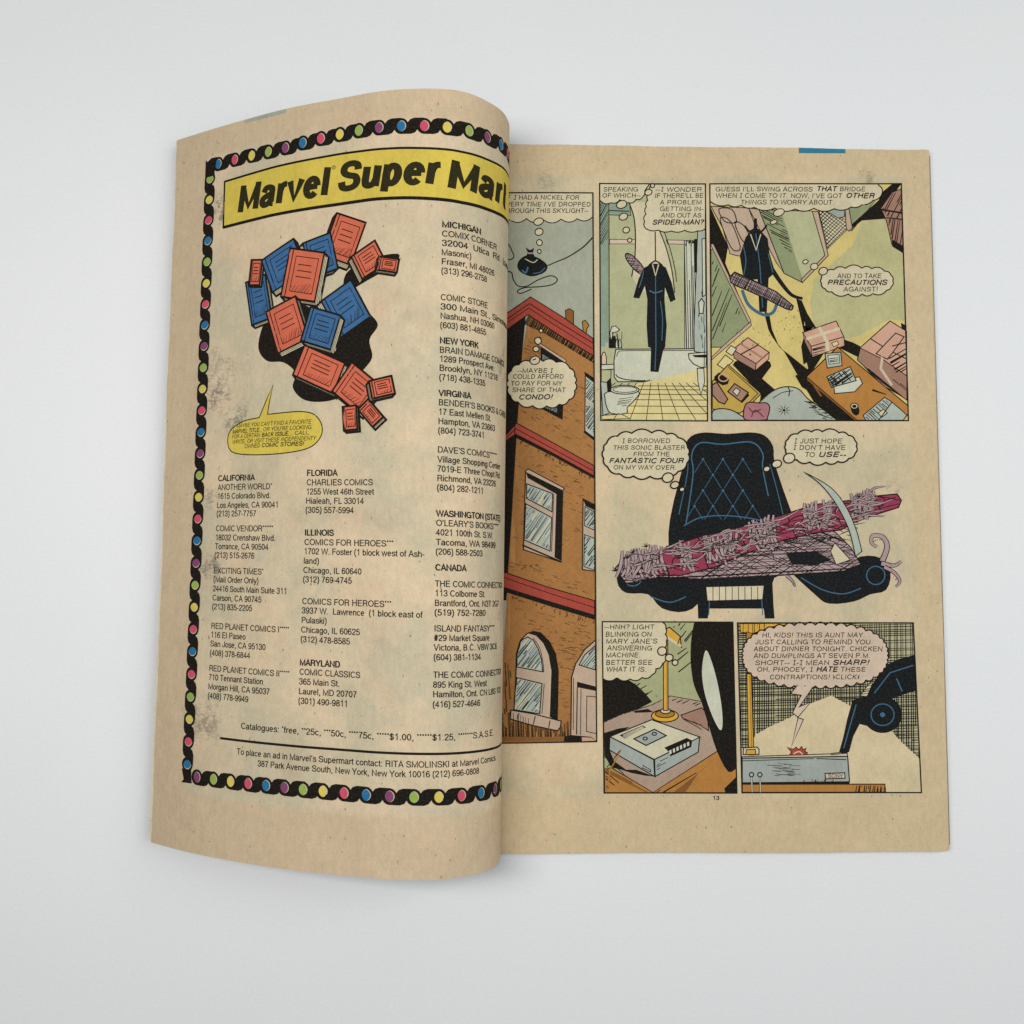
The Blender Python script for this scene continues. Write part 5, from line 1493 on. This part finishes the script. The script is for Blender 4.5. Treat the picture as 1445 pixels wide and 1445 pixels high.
# caption
cp = bulge([(1180, 570), (1202, 610), (1198, 650), (1205, 700), (1190, 745), (1200, 800), (1180, 850), (1135, 885), (1110, 925), (1040, 945), (960, 955), (870, 945), (774, 952)], 0.2)
fill(pr, R3.l(773, 568, 1180, 568) + [R3(*q) for q in cp], 'cream')
ln(pr, [R3(*q) for q in cp], 0.34)
bubbles(pr, R3, [(1177, 765, 31, 29), (1225, 810, 27, 24), (1265, 843, 20, 19)], 0.34)
lettering(pr, R3, [('--HNH? LIGHT', 782, 1124, 617), ('BLINKING ON', 790, 1107, 667), ("MARY JANE'S", 792, 1146, 714), ('ANSWERING', 802, 1110, 761), ('MACHINE.', 792, 1032, 808), ('BETTER SEE', 792, 1112, 858), ('WHAT IT IS.', 796, 1072, 905)], cap=33)
pr.outline([tl, tr_, br, bl], 0.36)
pr.build('desk_panel', right_page)

# --- panel 6: the machine from the side under a black jointed lamp arm
pr = Print(right_map, STEP)
tl, tr_, br, bl = R8(230, 72), R8(1174, 72), R8(1218, 983), R8(255, 983)
fill(pr, [tl, tr_, br, bl], 'glow')
dark = R8.l(232, 74, 1173, 74, 1208, 800, 1105, 705, 1000, 590, 850, 525, 735, 462, 620, 505, 510, 580, 400, 630, 325, 672, 300, 740, 250, 745)
fill(pr, dark, 'shade_wall')
pr.hatch(dark, 1.5, 0.86, 0.30, jitter=.25, broken=.12)
pr.hatch(dark, 89, 0.86, 0.28, jitter=.25, broken=.12)
fill(pr, R8.l(243, 76, 530, 76, 420, 92, 310, 130, 246, 122), 'gold', 0.26)
fill(pr, R8.l(278, 120, 315, 130, 300, 180, 276, 175), 'gold_dark', 0.2)
fill(pr, R8.l(280, 345, 304, 345, 318, 780, 290, 780), 'gold', 0.26)
ln(pr, R8.l(296, 350, 306, 740), 0.3, 'gold_dark')
fill(pr, R8.l(260, 778, 262, 742, 335, 738, 346, 750, 345, 778), 'cream', 0.3)
fill(pr, R8.l(275, 778, 278, 752, 325, 750, 328, 778), 'gold', 0.25)
# machine
fill(pr, R8.l(254, 790, 820, 772, 822, 790, 254, 800), 'cream', 0.26)
fill(pr, R8.l(255, 798, 822, 788, 832, 925, 256, 930), 'machine', 0.32)
ln(pr, R8.l(655, 800, 815, 806), 0.25)
ln(pr, R8.l(256, 812, 640, 800), 0.2)
dashes(pr, [R8(430, 820), R8(560, 820), R8(540, 900), R8(430, 900)], 22, -3, 1.5, 6, 0.25, 4)
dashes(pr, [R8(580, 915), R8(760, 915), R8(760, 925), R8(580, 925)], 22, 80, 0.4, 1.0, 0.25, 15)
fill(pr, R8.l(700, 880, 806, 876, 808, 906, 703, 909), 'rose', 0.28)
letter(pr, 'SONY', 716, 904, 22, 13, x1=798, to=R8)
burst = [R8(x, y) for x, y in ((508, 782), (520, 765), (498, 740), (530, 750), (545, 738), (558, 752), (575, 735), (582, 752), (598, 745), (592, 762), (606, 768), (600, 780))]
fill(pr, burst, 'roof', 0.22)
ln(pr, smooth(R8.l(530, 775, 560, 762, 580, 778)), 0.3, 'rose')
fill(pr, R8.l(735, 772, 790, 766, 792, 774, 735, 780), 'parcel_dark', 0.2)
# desk edge, two plugs
fill(pr, R8.l(256, 936, 1022, 938, 1026, 981, 256, 981), 'table_brown', 0.3)
fill(pr, R8.l(256, 930, 832, 926, 832, 940, 256, 940), 'black')
pr.hatch(R8.l(865, 945, 1020, 945, 1022, 978, 865, 978), 80, 0.7, 0.3, jitter=.6, broken=.2)
for x in (305, 350):
    ln(pr, R8.l(x, 895, x + 4, 980), 0.5, 'black')
    ln(pr, R8.l(x, 895, x + 4, 980), 0.25, 'tub')
    pr.outline([R8(*q) for q in ring(x, 886, 12, 12, 12)], 0.3)
# black jointed lamp arm reaching down to the switch
fill(pr, R8.l(1178, 248, 1190, 432, 1100, 462, 960, 520, 900, 480, 960, 400, 1030, 300, 1100, 268), 'night', 0.26)
fill(pr, [R8(*q) for q in ring(1010, 565, 102, 96, 26)], 'night', 0.26)
fill(pr, R8.l(850, 490, 925, 468, 985, 560, 935, 625, 885, 612, 850, 680, 828, 762, 812, 770, 778, 766, 800, 690, 822, 590), 'night', 0.26)
pr.outline([R8(*q) for q in ring(1010, 565, 62, 58, 20)], 0.3, inkname='shine')
fill(pr, [R8(*q) for q in ring(1010, 565, 14, 13, 12)], 'shine')
ln(pr, R8.l(1175, 300, 1050, 340, 965, 450), 0.3, 'shine')
ln(pr, R8.l(868, 510, 842, 600, 800, 745), 0.3, 'shine')
ln(pr, R8.l(1085, 370, 1115, 440), 0.35, 'shine')
fill(pr, R8.l(935, 400, 960, 385, 925, 470, 890, 462), 'cream', 0.2)
pr.hatch(R8.l(935, 400, 960, 385, 925, 470, 890, 462), 10, 0.8, 0.25)
# jagged balloon
el = []
for k in range(44):
    a = 2*math.pi*k/44
    q = (abs(math.cos(a))**2.5 + abs(math.sin(a))**2.5)**(-1/2.5)
    el.append((648 + 388*math.cos(a)*q, 247 + 164*math.sin(a)*q))
e = bulge(el + el[:1], 0.28, 4)
fill(pr, [R8(*q) for q in e], 'rose', 0.36)
bolt = R8.l(518, 404, 552, 405, 515, 452, 572, 460, 525, 555, 556, 578, 520, 735, 584, 590, 553, 580, 622, 498, 560, 524, 636, 410, 592, 412)
fill(pr, bolt, 'rose')
ln(pr, R8.l(552, 405, 515, 452, 572, 460, 525, 555, 556, 578, 520, 735, 584, 590, 553, 580, 622, 498, 560, 524, 636, 415), 0.26)
lettering(pr, R8, [('HI, KIDS! THIS IS AUNT MAY.', 360, 916, 150), ('JUST CALLING TO REMIND YOU', 323, 946, 187), ('ABOUT DINNER TONIGHT. CHICKEN', 315, 1010, 224), ('AND DUMPLINGS AT SEVEN P.M.', 315, 944, 261),
                   ('SHORT-- |-| MEAN', 322, 724, 298), ('SHARP!', 738, 938, 298, 1), ('OH, PHOOEY, |', 332, 636, 334), ('HATE', 650, 768, 334, 1), ('THESE', 782, 920, 334), ('CONTRAPTIONS! >CLICK<', 400, 886, 375)], cap=25.5)
pr.outline([tl, tr_, br, bl], 0.36)
pr.build('lamp_arm_panel', right_page)

# --- folio and head-edge colour strip
pr = Print(right_map, STEP)
letter(pr, '13', 97, 1022, 21, 20, to=R8, x1=134)
pr.build('page_number', right_page)
pr = Print(right_map, STEP)
a, b = R5(560, 100), R5(811, 100)
fill(pr, [a, b, (b[0], head_right(b[0]) - 0.02), (a[0], head_right(a[0]) - 0.02)], 'strip_blue')
pr.build('edge_strip', right_page)
